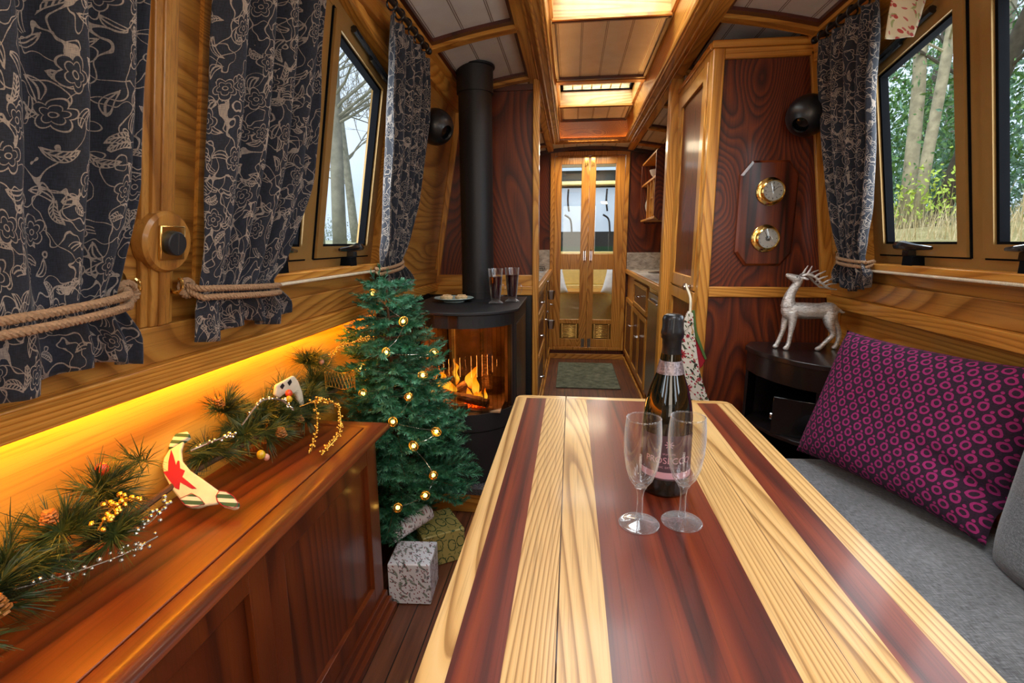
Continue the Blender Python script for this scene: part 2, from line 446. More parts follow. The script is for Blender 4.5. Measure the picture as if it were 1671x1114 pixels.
M['papergold'] = mk_paper('olive_gold_gift_wrap', '#aa9d5c', [('#3b5136', 17, 'ring'), ('#4b5b3a', 60, 'leaf')], .25)
M['poinsettia'] = mk_paper('cream_linen_with_poinsettia', '#ded8cc', [('#b98f5f', 14, 'line'), ('#36372c', 26, 'petal'), ('#a02038', 40, 'dot'), ('#4c5a3a', 48, 'petal')], .9)
M['floralpink'] = mk_paper('cream_linen_with_red_roses', '#cdbf9f', [('#7a8a45', 42, 'leaf'), ('#a8403a', 34, 'dot'), ('#b4605a', 60, 'petal')], .9)

def glassy(name, tint=(1, 1, 1, 1), rough=0.0, ior=1.45, refl=1.0, edge_pow=5.0, edge_amt=.7, edge_shine=0):
    N = NT(name); N.n.remove(N.b)
    tr = N.new('ShaderNodeBsdfTransparent'); tr.inputs[0].default_value = tint
    gl = N.new('ShaderNodeBsdfGlossy'); gl.inputs['Roughness'].default_value = max(rough, .01)
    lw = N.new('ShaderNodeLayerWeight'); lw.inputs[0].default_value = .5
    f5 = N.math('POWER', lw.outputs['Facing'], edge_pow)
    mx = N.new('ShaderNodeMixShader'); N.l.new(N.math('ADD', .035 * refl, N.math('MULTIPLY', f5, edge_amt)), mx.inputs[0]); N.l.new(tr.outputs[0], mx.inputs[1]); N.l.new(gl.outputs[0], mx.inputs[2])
    if edge_shine:  # white diffuse edge stands in for bright reflections on the glass
        df = N.new('ShaderNodeBsdfDiffuse'); df.inputs[0].default_value = (.9, .93, .96, 1); m2 = N.new('ShaderNodeMixShader'); N.l.new(N.math('MULTIPLY', N.math('POWER', lw.outputs['Facing'], 3.0), edge_shine), m2.inputs[0]); N.l.new(mx.outputs[0], m2.inputs[1]); N.l.new(df.outputs[0], m2.inputs[2]); N.l.new(m2.outputs[0], N.out.inputs[0])
    else: N.l.new(mx.outputs[0], N.out.inputs[0])
    return N.m
M['pane'] = glassy('window_glass', (.95, .98, .97, 1))
M['stoveglass'] = glassy('smoked_stove_glass', (.62, .55, .48, 1), refl=1.0)
M['flute'] = glassy('clear_thin_glass', (.965, .97, .975, 1), refl=1.6, edge_pow=3.0, edge_amt=.7, edge_shine=.55)
M['glass'] = glassy('clear_stem_glass', (.93, .94, .95, 1), refl=2.0, edge_pow=2.4, edge_amt=.7, edge_shine=.6)
def mk_bottle():
    N = NT('dark_green_bottle_glass'); N.set(Base_Color=hexc('#0c0d07'), Roughness=.05, Coat_Weight=.6, Specular_IOR_Level=.5); return N.m
M['bottle'] = mk_bottle()
M['wine'] = plain('mulled_wine', '#30040a', .08, 0, .5)
def emis(name, col, st):
    N = NT(name); c = hexc(col) if isinstance(col, str) else col
    N.set(Base_Color=c, Emission_Color=c, Emission_Strength=st); return N.m
M['led'] = emis('warm_led', '#ffb04a', 30)
M['bulb'] = emis('fairy_bulb', '#ffc55a', 9)
def mk_flame():
    N = NT('flame'); z = N.sep(N.coord('Generated'))[2]
    n = N.noise(N.mapping(N.coord(), (1, 1, .4)), 60, 2)
    f = N.math('ADD', z, N.math('MULTIPLY', N.math('SUBTRACT', n, .5), .5))
    c = N.ramp(f, [(0, hexc('#ff7a10')), (.3, hexc('#ffcc40')), (.65, hexc('#ffae20')), (1, hexc('#ff6a08'))])
    N.n.remove(N.b); e = N.new('ShaderNodeEmission'); N.l.new(c, e.inputs[0]); e.inputs[1].default_value = 3.2
    N.l.new(e.outputs[0], N.out.inputs[0]); return N.m
M['flame'] = mk_flame()
def mk_log():
    N = NT('burning_log_bark'); co = N.coord(); a = N.noise(N.mapping(co, (1, 3, 3)), 40, 4, .7)
    N.set(Base_Color=N.ramp(a, [(.3, hexc('#2a1a12')), (.5, hexc('#6b4a30')), (.7, hexc('#a5804f'))]), Roughness=.9); N.bump(a, 1, .006); return N.m
M['log'] = mk_log()
M['brick'] = plain('firebrick', '#8a6a4c', .9, nz=.25, nscale=12)
M['slate'] = plain('polished_granite', '#4c4a4e', .2, 0, .3, nz=.35, nscale=260)
def mk_floor():
    N = NT('walnut_floor_boards'); co = N.coord(); x, y, z = N.sep(co)
    f = N.math('FRACT', N.math('MULTIPLY', x, 1 / .062)); g = N.line(f, .5, .03)
    idx = N.math('FLOOR', N.math('ADD', N.math('MULTIPLY', x, 1 / .062), .5))
    rnd = N.new('ShaderNodeTexWhiteNoise', noise_dimensions='1D'); N.l.new(idx, rnd.inputs['W'])
    n = N.noise(N.mapping(N.vmath('ADD', co, N.comb(0.0, N.math('MULTIPLY', rnd.outputs[0], 5), 0.0)), (1, .06, 1)), 60, 3)
    c = N.mix(N.math('MULTIPLY', rnd.outputs[0], .5), N.ramp(n, [(.3, hexc('#4a2415')), (.7, hexc('#7d4a2e'))]), hexc('#5e3524'))
    N.set(Base_Color=N.mix(g, c, hexc('#180b07')), Roughness=.4, Coat_Weight=.2); return N.m
M['floor'] = mk_floor()
def mk_marble():
    N = NT('grey_stone_laminate'); co = N.coord(); a = N.noise(N.mapping(co, (1, .35, 2)), 14, 5, .65, .6)
    N.set(Base_Color=N.ramp(a, [(.3, hexc('#857a72')), (.5, hexc('#b8aea5')), (.7, hexc('#ddd6ce'))]), Roughness=.25); return N.m
M['stonetop'] = mk_marble()
def mk_mat():
    N = NT('grey_green_pile'); a = N.noise(N.coord(), 16, 5, .7); b = N.noise(N.coord(), 400, 2)
    N.set(Base_Color=N.ramp(N.math('ADD', N.math('MULTIPLY', a, .7), N.math('MULTIPLY', b, .3)), [(.35, hexc('#3f4434')), (.65, hexc('#8a8e78'))]), Roughness=1); N.bump(b, .8, .004); return N.m
M['mat'] = mk_mat()
M['white'] = plain('white_glaze', '#e6e2da', .25, 0, .3, nz=.02)
M['blueplate'] = plain('pale_blue_glaze', '#a9bdb8', .25, 0, .4, nz=.05)
M['pastry'] = plain('pastry', '#d9b98c', .8, nz=.15, nscale=120, bump=.6)
M['red'] = plain('red_felt', '#a3182a', .9)
M['greenfelt'] = plain('green_felt', '#4f6b35', .9)
M['felt'] = plain('cream_felt', '#e3d8b0', .95, nz=.05)
def mk_stripes():
    N = NT('green_and_cream_stripes'); x, y, z = N.sep(N.coord())
    f = N.math('FRACT', N.math('MULTIPLY', N.math('ADD', N.math('MULTIPLY', y, .55), N.math('MULTIPLY', z, 1.0)), 62))
    N.set(Base_Color=N.mix(N.math('LESS_THAN', f, .5), hexc('#e3dcc0'), hexc('#3f5f3c')), Roughness=.95); return N.m
M['stripes'] = mk_stripes()
M['foil'] = plain('black_foil', '#191b20', .38, .5, .2, nz=.1, nscale=80, bump=.6)
M['label'] = plain('plum_bottle_label', '#4a3540', .5, nz=.05)
M['labelpink'] = plain('pink_label_band', '#c79aa8', .45)
M['bandsilver'] = plain('pewter_neck_band', '#8c8286', .35, .7, nz=.25, nscale=260, bump=.8)
M['dial'] = plain('silvered_dial', '#cfcfc8', .35, .2, nz=.02)
M['ink'] = plain('dark_ink', '#1a1a1e', .5)
M['canvas'] = plain('pale_canvas', '#c9d2da', .7)
M['greencanvas'] = plain('dark_green_canvas', '#12402c', .7)
M['darkcanvas'] = plain('charcoal_canvas', '#2c3134', .7)
M['cotton'] = plain('striped_cushion_cotton', '#e4dfe0', .85)
# ------------------------------------------------------------------ the cabin shell
YB, YE = -1.7, 4.955           # back and front ends of the cabin
YL, YR = 2.81, 2.22            # the two partitions (stove side, clock side)
WIN = {-1: (1.43, .22, -1.0), 1: (1.50, .29, -.93)}
WHALF = .48
def ztop(yr, d=0.0):           # arched head of the window
    a = min(1.0, abs(yr) / WHALF)
    return 1.795 - .085 * a - d
ZS = 1.055
mb = MB(); mb.box(-1.0, 1.3, YB, YE + .05, -.06, 0); struct('floor', mb, M['floor'])

def side_wall(side, nm):
    root = MB()
    def P(y, z, o=0.0): return (wx(side, z, o), y, z)
    ys = set([YB, YE])
    cs = [c for c in WIN[side]]
    for c in cs:
        for k in range(25): ys.add(round(c - WHALF + 2 * WHALF * k / 24, 5))
    ys = sorted(ys); T = .08; ztp = 1.93
    for a, b in zip(ys, ys[1:]):
        c = next((c for c in cs if a >= c - WHALF - 1e-4 and b <= c + WHALF + 1e-4), None)
        if c is None:
            root.hexa([P(a, .885, 0), P(b, .885, 0), P(b, .885, T), P(a, .885, T), P(a, ztp, 0), P(b, ztp, 0), P(b, ztp, T), P(a, ztp, T)])
        else:
            za, zb = ztop(a - c), ztop(b - c)
            root.hexa([P(a, .885, 0), P(b, .885, 0), P(b, .885, T), P(a, .885, T), P(a, ZS, 0), P(b, ZS, 0), P(b, ZS, T), P(a, ZS, T)])
            root.hexa([P(a, za, 0), P(b, zb, 0), P(b, zb, T), P(a, za, T), P(a, ztp, 0), P(b, ztp, 0), P(b, ztp, T), P(a, ztp, T)])
    w = struct(nm, root, M['elmY'], smooth=False)
    lo = MB(); lo.box(XC + side * .955, XC + side * 1.02, YB, YE, 0, .885)
    obj('lower_panel', lo, M['ashY'] if side > 0 else M['panel'], w, smooth=False)
    sh = MB(); sh.box(XC + side * .9, XC + side * 1.02, YB, YE, .885, .893); obj('gunwale_ledge', sh, M['elmY'], w, smooth=False)
    return w
M['panel'] = wood('honey_oak_panel', '#b07222', '#dca23c', '#e8b850', 'Y', rings=9, scale=1.6, stretch=.1, fib=.25)
side_wall(-1, 'wall_left'); side_wall(1, 'wall_right')
mb = MB(); mb.box(-1.0, 1.3, YB - .06, YB, 0, 2.3); struct('wall_back', mb, M['mahZ'])

TR = [0]
def trim(mb, mat, **k):
    TR[0] += 1; return struct('trim_%d' % TR[0], mb, mat, **k)
def wallbar(side, y0, y1, z0, z1, proud=.018, back=.002, mat=None, bevel=.003):
    m = MB(); a = wx(side, z0); b = wx(side, z1)
    s = side
    m.hexa([(a - s * proud, y0, z0), (a + s * back, y0, z0), (a + s * back, y1, z0), (a - s * proud, y1, z0),
            (b - s * proud, y0, z1), (b + s * back, y0, z1), (b + s * back, y1, z1), (b - s * proud, y1, z1)])
    return trim(m, mat or M['ashY'], bevel=bevel)
for s, yend in ((-1, YL), (1, YR)):
    wallbar(s, YB, yend, .868, .915, .034, -.014 if s < 0 else .05)
    if s < 0: wallbar(s, YB, yend, .889, .915, .014, .05)
    wallbar(s, YB, yend, .915, .985, .016, .005, M['elmY'])
    wallbar(s, YB, yend, 1.80, 1.875, .022, .005)                 # board along the head of the wall
# vertical moulded battens on the walls between windows
def batten(s, yc, z0, z1):
    m = MB()
    for (dy, pr) in ((.036, .010), (.022, .017), (.007, .021)):
        a, b = wx(s, z0), wx(s, z1)
        m.hexa([(a - s * pr, yc - dy, z0), (a, yc - dy, z0), (a, yc + dy, z0), (a - s * pr, yc + dy, z0),
                (b - s * pr, yc - dy, z1), (b, yc - dy, z1), (b, yc + dy, z1), (b - s * pr, yc + dy, z1)])
    trim(m, M['elmZ'], bevel=.002)
batten(-1, .83, .985, 1.80); batten(1, .895, .985, 1.80)

# ---- windows: bronze double casements with arched heads
WN = [0]
def window(side, yc):
    WN[0] += 1
    def P(y, z, o): return (wx(side, z, o), yc + y, z)
    def loop(y0, y1, zb, d, n=10):
        pts = [(y0, zb), (y1, zb)]
        for k in range(n + 1):
            y = y1 + (y0 - y1) * k / n; pts.append((y, ztop(y, d)))
        return pts
    def ring(outer, inner, o0, o1):
        m = MB(); n = len(outer)
        vs = [P(*p, o0) for p in outer] + [P(*p, o0) for p in inner] + [P(*p, o1) for p in outer] + [P(*p, o1) for p in inner]
        fs = []
        for i in range(n):
            j = (i + 1) % n
            fs += [(i, j, n + j, n + i), (2 * n + i, 3 * n + i, 3 * n + j, 2 * n + j), (i, 2 * n + i, 2 * n + j, j), (n + i, n + j, 3 * n + j, 3 * n + i)]
        m.add(vs, fs); return m
    fr = ring(loop(-.478, .478, ZS, .002), loop(-.443, .443, ZS + .028, .030), .028, .078)
    fr.hexa([P(-.022, ZS + .02, .03), P(.022, ZS + .02, .03), P(.022, ZS + .02, .078), P(-.022, ZS + .02, .078),
             P(-.022, 1.77, .03), P(.022, 1.77, .03), P(.022, 1.77, .078), P(-.022, 1.77, .078)])
    w = struct('window_%d' % WN[0], fr, M['bronze'], smooth=False)
    for d in (-1, 1):
        y0, y1 = sorted((d * .028, d * .436))
        g = ring(loop(y0 - .004, y1 + .004, ZS + .026, .028), loop(y0 + .002, y1 - .002, ZS + .032, .034), .026, .05)
        obj('gasket', g, M['bronzedk'], w, smooth=False)
        sh = obj('sash', ring(loop(y0, y1, ZS + .031, .034), loop(y0 + .034, y1 - .034, ZS + .066, .07), .018, .05), M['bronze'], w, smooth=False)
        obj('glazing_bead', ring(loop(y0 + .033, y1 - .033, ZS + .065, .069), loop(y0 + .043, y1 - .043, ZS + .073, .078), .026, .05), M['bronzedk'], sh, smooth=False)
        lp = loop(y0 + .036, y1 - .036, ZS + .066, .072)
        m = MB(); m.add([P(*p, .042) for p in lp], [tuple(range(len(lp)))]); obj('pane', m, M['pane'], sh, smooth=False)
        # black lever handle with its keep on the bottom rail
        hc = d * .215
        h = MB(); q = [Vector(P(hc - d * .085, ZS + .055, -.004)), Vector(P(hc - d * .02, ZS + .058, -.012)), Vector(P(hc + d * .03, ZS + .062, -.012)), Vector(P(hc + d * .07, ZS + .062, -.006))]
        h.tube(bez(q, 5), [.005 + .009 * min(1, k / 9) for k in range(16)], 8)
        h.box(P(0, 1.1, -.004)[0], P(0, 1.1, .022)[0], yc + hc + .02, yc + hc + .05, ZS + .03, ZS + .058)
        hd = obj('handle', h, M['blackgloss'], w)
        k2 = MB(); k2.box(wx(side, ZS, -.012), wx(side, ZS, .04), yc + hc - .002, yc + hc + .045, ZS - .004, ZS + .03); obj('handle_keep', k2, M['bronzedk'], w, bevel=.002)
    # hopper stay along the head of the outer corner
    m = MB(); pts = [P(y, ztop(y, .035), .01) for y in (.12, .2, .28, .36, .42)]
    m.tube(bez(pts, 4), .011, 8); m.tube(bez([P(y, ztop(y, .05) , .006) for y in (.25, .33, .41)], 4), .006, 6); obj('stay', m, M['blackgloss'], w)
    sl = MB(); s = side
    sl.hexa([P(-.5, ZS - .022, -.03), P(.5, ZS - .022, -.03), P(.5, ZS - .022, .078), P(-.5, ZS - .022, .078), P(-.5, ZS, -.03), P(.5, ZS, -.03), P(.5, ZS, .078), P(-.5, ZS, .078)])
    obj('window_sill', sl, M['ashY'], w, bevel=.004)
    rv = ring(loop(-.505, .505, ZS - .001, -.028), loop(-.477, .477, ZS + .001, .001), -.008, .03)
    obj('casing', rv, M['ashY'], w, smooth=False)
    return w
window(-1, WIN[-1][0]); window(1, WIN[1][0]); window(-1, WIN[-1][1]); window(1, WIN[1][1]); window(-1, WIN[-1][2]); window(1, WIN[1][2])

# ---- ceiling: curved boarding around a raised lantern
CH = .31; CY0, CY1 = -1.2, 4.47; CZ = 2.11
cm = MB()
def strip(x0, x1, y0, y1, n=8, dz=0, th=.03):
    for k in range(n):
        a = x0 + (x1 - x0) * k / n; b = x0 + (x1 - x0) * (k + 1) / n
        za, zb = ceil_z(a) + dz, ceil_z(b) + dz
        cm.hexa([(a, y0, za), (b, y0, zb), (b, y1, zb), (a, y1, za), (a, y0, za + th), (b, y0, zb + th), (b, y1, zb + th), (a, y1, za + th)])
strip(XC - .84, XC - CH, YB, YE); strip(XC + CH, XC + .84, YB, YE); strip(XC - CH, XC + CH, CY1, YE, 6); strip(XC - CH, XC + CH, YB, CY0, 6)
C0 = struct('ceiling', cm, M['planks'], smooth=False)
def lantern_panel(y0, y1):
    y0 += .012; y1 -= .002
    m = MB(); m.box(XC - .27, XC + .27, y0, y1, CZ, CZ + .02); obj('lantern_panel', m, M['planks'], C0, smooth=False)
    m = MB(); w = .014
    m.box(XC - .262, XC - .262 + w, y0, y1, CZ - .014, CZ - .001); m.box(XC + .262 - w, XC + .262, y0, y1, CZ - .014, CZ - .001)
    m.box(XC - .262, XC + .262, y1 - .03, y1, CZ - .016, CZ - .001); m.box(XC - .262, XC + .262, y0, y0 + .012, CZ - .014, CZ - .001)
    obj('lantern_panel_trim', m, M['beamdark'], C0, bevel=.001)
OPEN = [(-.6, .6), (1.45, 2.50), (3.42, 3.985)]
lantern_panel(CY0, -.6); lantern_panel(.6, 1.45); lantern_panel(2.50, 3.36); lantern_panel(3.985, CY1 - .035)
m = MB(); m.box(XC - .268, XC + .268, 3.36, 3.42, CZ - .02, CZ + .12); obj('lantern_beam', m, M['ashX'], C0, bevel=.003)
for y0, y1 in OPEN:            # shafts up to the rooflights
    m = MB(); zt = CZ + .14
    m.box(XC - .29, XC - .255, y0 - .02, y1 + .02, CZ, zt); m.box(XC + .255, XC + .29, y0 - .02, y1 + .02, CZ, zt)
    obj('shaft_side', m, M['ashY'], C0, smooth=False)
    m = MB(); m.box(XC - .255, XC + .255, y0 - .03, y0, CZ, zt); m.box(XC - .255, XC + .255, y1, y1 + .03, CZ, zt); obj('shaft_end', m, M['ashlightX'], C0, smooth=False)
    m = MB(); m.box(XC - .262, XC + .262, y1 - .008, y1 + .006, CZ - .012, CZ + .004); obj('shaft_nosing', m, M['ashX'], C0, bevel=.002)
    f = MB(); f.box(XC - .255, XC + .255, y0, y0 + .02, zt - .04, zt - .015); f.box(XC - .255, XC + .255, y1 - .012, y1, zt - .045, zt - .037)
    f.box(XC - .255, XC - .235, y0, y1, zt - .04, zt - .015); f.box(XC + .235, XC + .255, y0, y1, zt - .04, zt - .015)
    ws = obj('rooflight_frame', f, M['bronzedk'], C0)
    for k in range(6):
        x = XC - .235 + .47 * (k + 1) / 7; g = MB(); g.tube([(x, y0, zt - .03), (x, y1, zt - .03)], .005, 8); obj('guard_bar', g, M['brass'], ws)
    g = MB(); g.box(XC - .255, XC + .255, y0, y1, zt - .006, zt); obj('rooflight_pane', g, M['pane'], ws, smooth=False)
# sloping sides and ends of the lantern
def loopxy(dx, dy, z): return [(XC - dx, CY0 - dy, z), (XC + dx, CY0 - dy, z), (XC + dx, CY1 + dy, z), (XC - dx, CY1 + dy, z)]
def ringxy(mb, loops, closed=False):
    vs = [p for l in loops for p in l]; n = 4; fs = []
    L = len(loops)
    for a in range(L if closed else L - 1):
        b = (a + 1) % L
        for i in range(4): j = (i + 1) % 4; fs.append((a * n + i, a * n + j, b * n + j, b * n + i))
    mb.add(vs, fs)
m = MB(); ringxy(m, [loopxy(.288, -.02, 1.975), loopxy(.268, -.04, CZ + .003), loopxy(.29, -.02, CZ + .003), loopxy(.33, .02, 1.975)], True)
obj('lantern_side', m, M['ashY'], C0, smooth=False)
m = MB(); ringxy(m, [loopxy(.292, -.014, 1.943), loopxy(.266, -.042, 1.948), loopxy(.262, -.046, 1.956), loopxy(.263, -.045, 1.968), loopxy(.267, -.041, 1.968), loopxy(.269, -.039, 1.959), loopxy(.290, -.018, 1.959), loopxy(.30, -.006, 1.972), loopxy(.325, .02, 1.972), loopxy(.345, .04, 1.955), loopxy(.335, .03, 1.943), loopxy(.31, .006, 1.938)], True)
obj('lantern_moulding', m, M['ashY'], C0, ang=50)
m = MB(); ringxy(m, [loopxy(.284, -.024, 1.9595), loopxy(.273, -.035, 1.9595), loopxy(.273, -.035, 1.9625), loopxy(.284, -.024, 1.9625)], True)
obj('led_strip', m, M['ledsoft'] if 'ledsoft' in M else emis('soft_led', '#ffbe68', 6), C0, smooth=False)
m = MB()
for dx, z, r in ((.278, 1.9435, .0055), (.312, 1.9375, .007), (.338, 1.9465, .006)):
    for s in (-1, 1): m.tube([(XC + s * dx, CY0, z), (XC + s * dx, CY1 + dx - .31, z)], r, 10)
    m.tube([(XC - dx, CY1 + dx - .31, z), (XC + dx, CY1 + dx - .31, z)], r, 10)
obj('lantern_bead', m, M['ashY'], C0)
# longitudinal ash boards beside the lantern, mahogany-edged bays, cross beams
def curved_bar(x0, x1, y0, y1, th, n=8, mb=None, up=.0005):
    m = mb or MB()
    for k in range(n):
        a = x0 + (x1 - x0) * k / n; b = x0 + (x1 - x0) * (k + 1) / n
        za, zb = ceil_z(a) - up, ceil_z(b) - up
        m.hexa([(a, y0, za - th), (b, y0, zb - th), (b, y1, zb - th), (a, y1, za - th), (a, y0, za), (b, y0, zb), (b, y1, zb), (a, y1, za)])
    return m
BY = [-.97, -.35, .27, .89, 1.51, 2.13, 2.75, 3.37, 4.0, 4.6]
for s in (-1, 1):
    m = curved_bar(*sorted((XC + s * .335, XC + s * .385)), YB, YE, .022, 2); trim(m, M['ashY'], smooth=False)
    m = curved_bar(*sorted((XC + s * .715, XC + s * .80)), YB, YE, .026, 2); trim(m, M['ashY'], smooth=False)
    xa, xb = sorted((XC + s * .385, XC + s * .715))
    m = MB()
    for y in BY: curved_bar(xa, xb, y, y + .045, .026, 6, m)
    trim(m, M['ashX'], smooth=False)
    m = MB()
    for i, y in enumerate(BY):
        curved_bar(xa, xb, y - .032, y, .012, 6, m)
        y2 = BY[i + 1] - .032 if i + 1 < len(BY) else YE
        curved_bar(xa, xa + .014, y + .045, y2, .012, 1, m); curved_bar(xb - .014, xb, y + .045, y2, .012, 1, m)
    trim(m, M['beamdark'], smooth=False)
m = curved_bar(XC - .78, XC + .78, YE - .045, YE - .001, .03, 16); trim(m, M['beamdark'], smooth=False)
m = curved_bar(XC - .385, XC + .385, YE - .4, YE - .39, .001, 2); 
# brass screws in the bay trims
m = MB()
for s in (-1, 1):
    for x in (.45, .55, .65):
        xx = XC + s * x; m.ball((xx, 2.114, ceil_z(xx) - .0125), .004, 8, (1, 1, .4))
        m.ball((xx, 2.734, ceil_z(xx) - .0125), .004, 8, (1, 1, .4))
trim(m, M['brassold'])

# ---- stove-side partition
def frame_part(nm, x_in, x_low, x_top, z1, y, side, rail=(.905, .955)):
    """mahogany partition from x_in (aisle side) to the cabin wall with an ash frame; faces the camera"""
    m = MB(); s = side
    poly = [(x_in, 0.0), (x_low, 0.0), (x_low, .885), (wx(s, .9), .9), (wx(s, z1), z1), (x_in, z1)]
    m.prism(poly, y, y + .03, 'y'); return m
m = frame_part('p', -.205, XC - .955, 0, 1.925, YL, -1)
WP = struct('wall_partition_left', m, M['mahZ'], smooth=False)
f = MB(); f.box(-.21, -.178, YL - .03, YL + .05, 0, 1.955); obj('corner_post', f, M['ashZ'], WP, bevel=.004)
f = MB(); f.box(-.79, -.21, YL - .02, YL + .001, .895, .955); obj('mid_rail', f, M['ashX'], WP, bevel=.003)
f = MB(); f.box(-.79, -.21, YL - .03, YL + .001, .845, .895); obj('lower_rail', f, M['ashX'], WP, bevel=.003)
f = MB(); a, b = wx(-1, .95), wx(-1, 1.93)
f.hexa([(a, YL - .02, .95), (a + .028, YL - .02, .95), (a + .028, YL, .95), (a, YL, .95), (b, YL - .02, 1.93), (b + .028, YL - .02, 1.93), (b + .028, YL, 1.93), (b, YL, 1.93)])
obj('wall_stile', f, M['ashZ'], WP, bevel=.002)
f = MB(); f.box(-.60, -.21, YL - .012, YL + .001, 1.90, 1.93); obj('head_rail', f, M['beamdark'], WP, bevel=.002)

# ---- clock-side partition = end of the wardrobe
XW = .53; ZW = 1.885
m = frame_part('p', XW + .02, XC + .955, 0, ZW, YR + .012, 1)
WR = struct('wall_partition_right', m, M['mahZ'], smooth=False)
f = MB(); f.box(XW + .002, XW + .047, YR - .008, YR + .04, 0, ZW - .02); obj('corner_post', f, M['ashZ'], WR, bevel=.005)
f = MB(); f.box(XW + .045, 1.065, YR - .004, YR + .013, .902, .945); obj('mid_rail', f, M['ashX'], WR, bevel=.003)
f = MB(); f.box(XW - .004, wx(1, ZW) + .01, YR - .014, YR + .02, ZW - .022, ZW + .006); f.box(XW + .045, wx(1, 1.83), YR - .004, YR + .013, 1.825, ZW - .02); obj('head_rail', f, M['ashX'], WR, bevel=.004)
f = MB(); a, b = wx(1, .94), wx(1, 1.84)
f.hexa([(a - .05, YR - .004, .94), (a, YR - .004, .94), (a, YR + .013, .94), (a - .05, YR + .013, .94), (b - .03, YR - .004, 1.84), (b, YR - .004, 1.84), (b, YR + .013, 1.84), (b - .03, YR + .013, 1.84)])
obj('wall_stile', f, M['ashZ'], WR, bevel=.002)
f = MB(); f.box(1.075, 1.11, YR - .006, YR + .013, .4, .90); obj('lower_stile', f, M['ashZ'], WR, bevel=.002)
# floor-to-ceiling post between wardrobe and galley
f = MB(); f.box(.49, .555, 2.865, 2.935, 0, 1.975); trim(f, M['ashZ'], bevel=.005)

# ---- end wall, step and the pair of glazed doors
m = MB()
DX0, DX1, DZ0, DZ1 = -.206, .516, .09, 1.95
def arcwall(x0, x1, z0, y, n=10):
    poly = [(x0, z0), (x1, z0)] + [(x1 + (x0 - x1) * k / n, ceil_z(x1 + (x0 - x1) * k / n) + .01) for k in range(n + 1)]
    m.prism(poly, y, y + .03, 'y')
arcwall(XC - .93, DX0 + .01, 0, YE); arcwall(DX1 - .01, XC + .93, 0, YE); arcwall(DX0 + .01, DX1 - .01, DZ1 - .01, YE)
m.box(DX0, DX1, YE, YE + .03, 0, DZ0 + .01)
struct('wall_end', m, M['mahZ'], smooth=False)
f = MB(); w = .038
f.box(DX0, DX0 + w, YE - .02, YE + .03, DZ0, DZ1); f.box(DX1 - w, DX1, YE - .02, YE + .03, DZ0, DZ1)
f.box(DX0 + w, DX1 - w, YE - .02, YE + .03, DZ1 - w, DZ1); f.box(DX0 + w, DX1 - w, YE - .02, YE + .03, DZ0, DZ0 + .03); trim(f, M['ashZ'], bevel=.003)
f = MB(); f.box(-.2, .52, YE - .022, YE, 0, .05); b = struct('baseboard_end', f, M['ashX'], bevel=.003)
for i, (a, b_, py, gx) in enumerate(((DX0 + w + .002, .1525, (-.103, .083), -1), (.1545, DX1 - w - .002, (.212, .394), 1))):
    z0, z1 = DZ0 + .033, DZ1 - w - .003; y0, y1 = YE - .012, YE + .02
    f = MB()
    f.box(a, py[0], y0, y1, z0, z1); f.box(py[1], b_, y0, y1, z0, z1)
    f.box(py[0], py[1], y0, y1, 1.838, z1); f.box(py[0], py[1], y0, y1, .876, 1.022); f.box(py[0], py[1], y0, y1, z0, .20); f.box(py[0], py[1], y0, y1, .35, .392)
    D = struct('door_%d' % (i + 1), f, M['ashZ'], bevel=.0025)
    g = MB(); g.box(py[0], py[1], YE + .002, YE + .006, 1.022, 1.838); obj('upper_pane', g, M['pane'], D, smooth=False)
    g = MB(); g.box(py[0], py[1], YE + .002, YE + .006, .392, .876); obj('lower_pane', g, M['pane'], D, smooth=False)
    v = MB(); v.box(py[0], py[1], YE + .001, YE + .004, .20, .35)
    c = (py[0] + py[1]) / 2
    V = obj('vent', v, M['brassold'], D)
    v = MB()
    v.box(c - .075, c - .063, YE - .012, YE + .001, .205, .345); v.box(c + .063, c + .075, YE - .012, YE + .001, .205, .345)
    for k in range(9): v.box(c - .063, c + .063, YE - .006, YE, .212 + k * .0145, .219 + k * .0145)
    obj('louvre', v, M['brass'], V, bevel=.001)
    hx = .1535 + gx * .03
    h = MB(); h.tube([(hx, YE - .03, .95), (hx, YE - .038, .99), (hx, YE - .03, 1.06)], .006, 8); h.box(hx - .01, hx + .01, YE - .017, YE - .012, .96, 1.05); h.tube([(hx, YE - .012, 1.03), (hx, YE - .034, 1.03)], .007, 8); obj('lever_handle', h, M['chrome'], D)
    for zz, nm in ((1.86, 'upper_bolt'), (.16, 'lower_bolt')):
        h = MB(); h.box(hx - .016, hx + .016, YE - .016, YE - .012, zz - .04, zz + .04); h.tube([(hx - .008, YE - .022, zz - .045), (hx - .008, YE - .022, zz + .045)], .004, 8)
        h.tube([(hx + .008, YE - .022, zz - .035), (hx + .008, YE - .022, zz + .05)], .004, 8); obj(nm, h, M['brass'] if zz > 1 else M['steel'], D)
# riser below the doors is the mahogany wall; skirting strips down the aisle
f = MB(); f.box(-.205, -.188, 2.87, YE - .022, 0, .035); struct('baseboard_left', f, M['ashY'], bevel=.003)
f = MB(); f.box(.515, .53, 2.94, YE - .022, 0, .035); struct('baseboard_right', f, M['ashY'], bevel=.003)
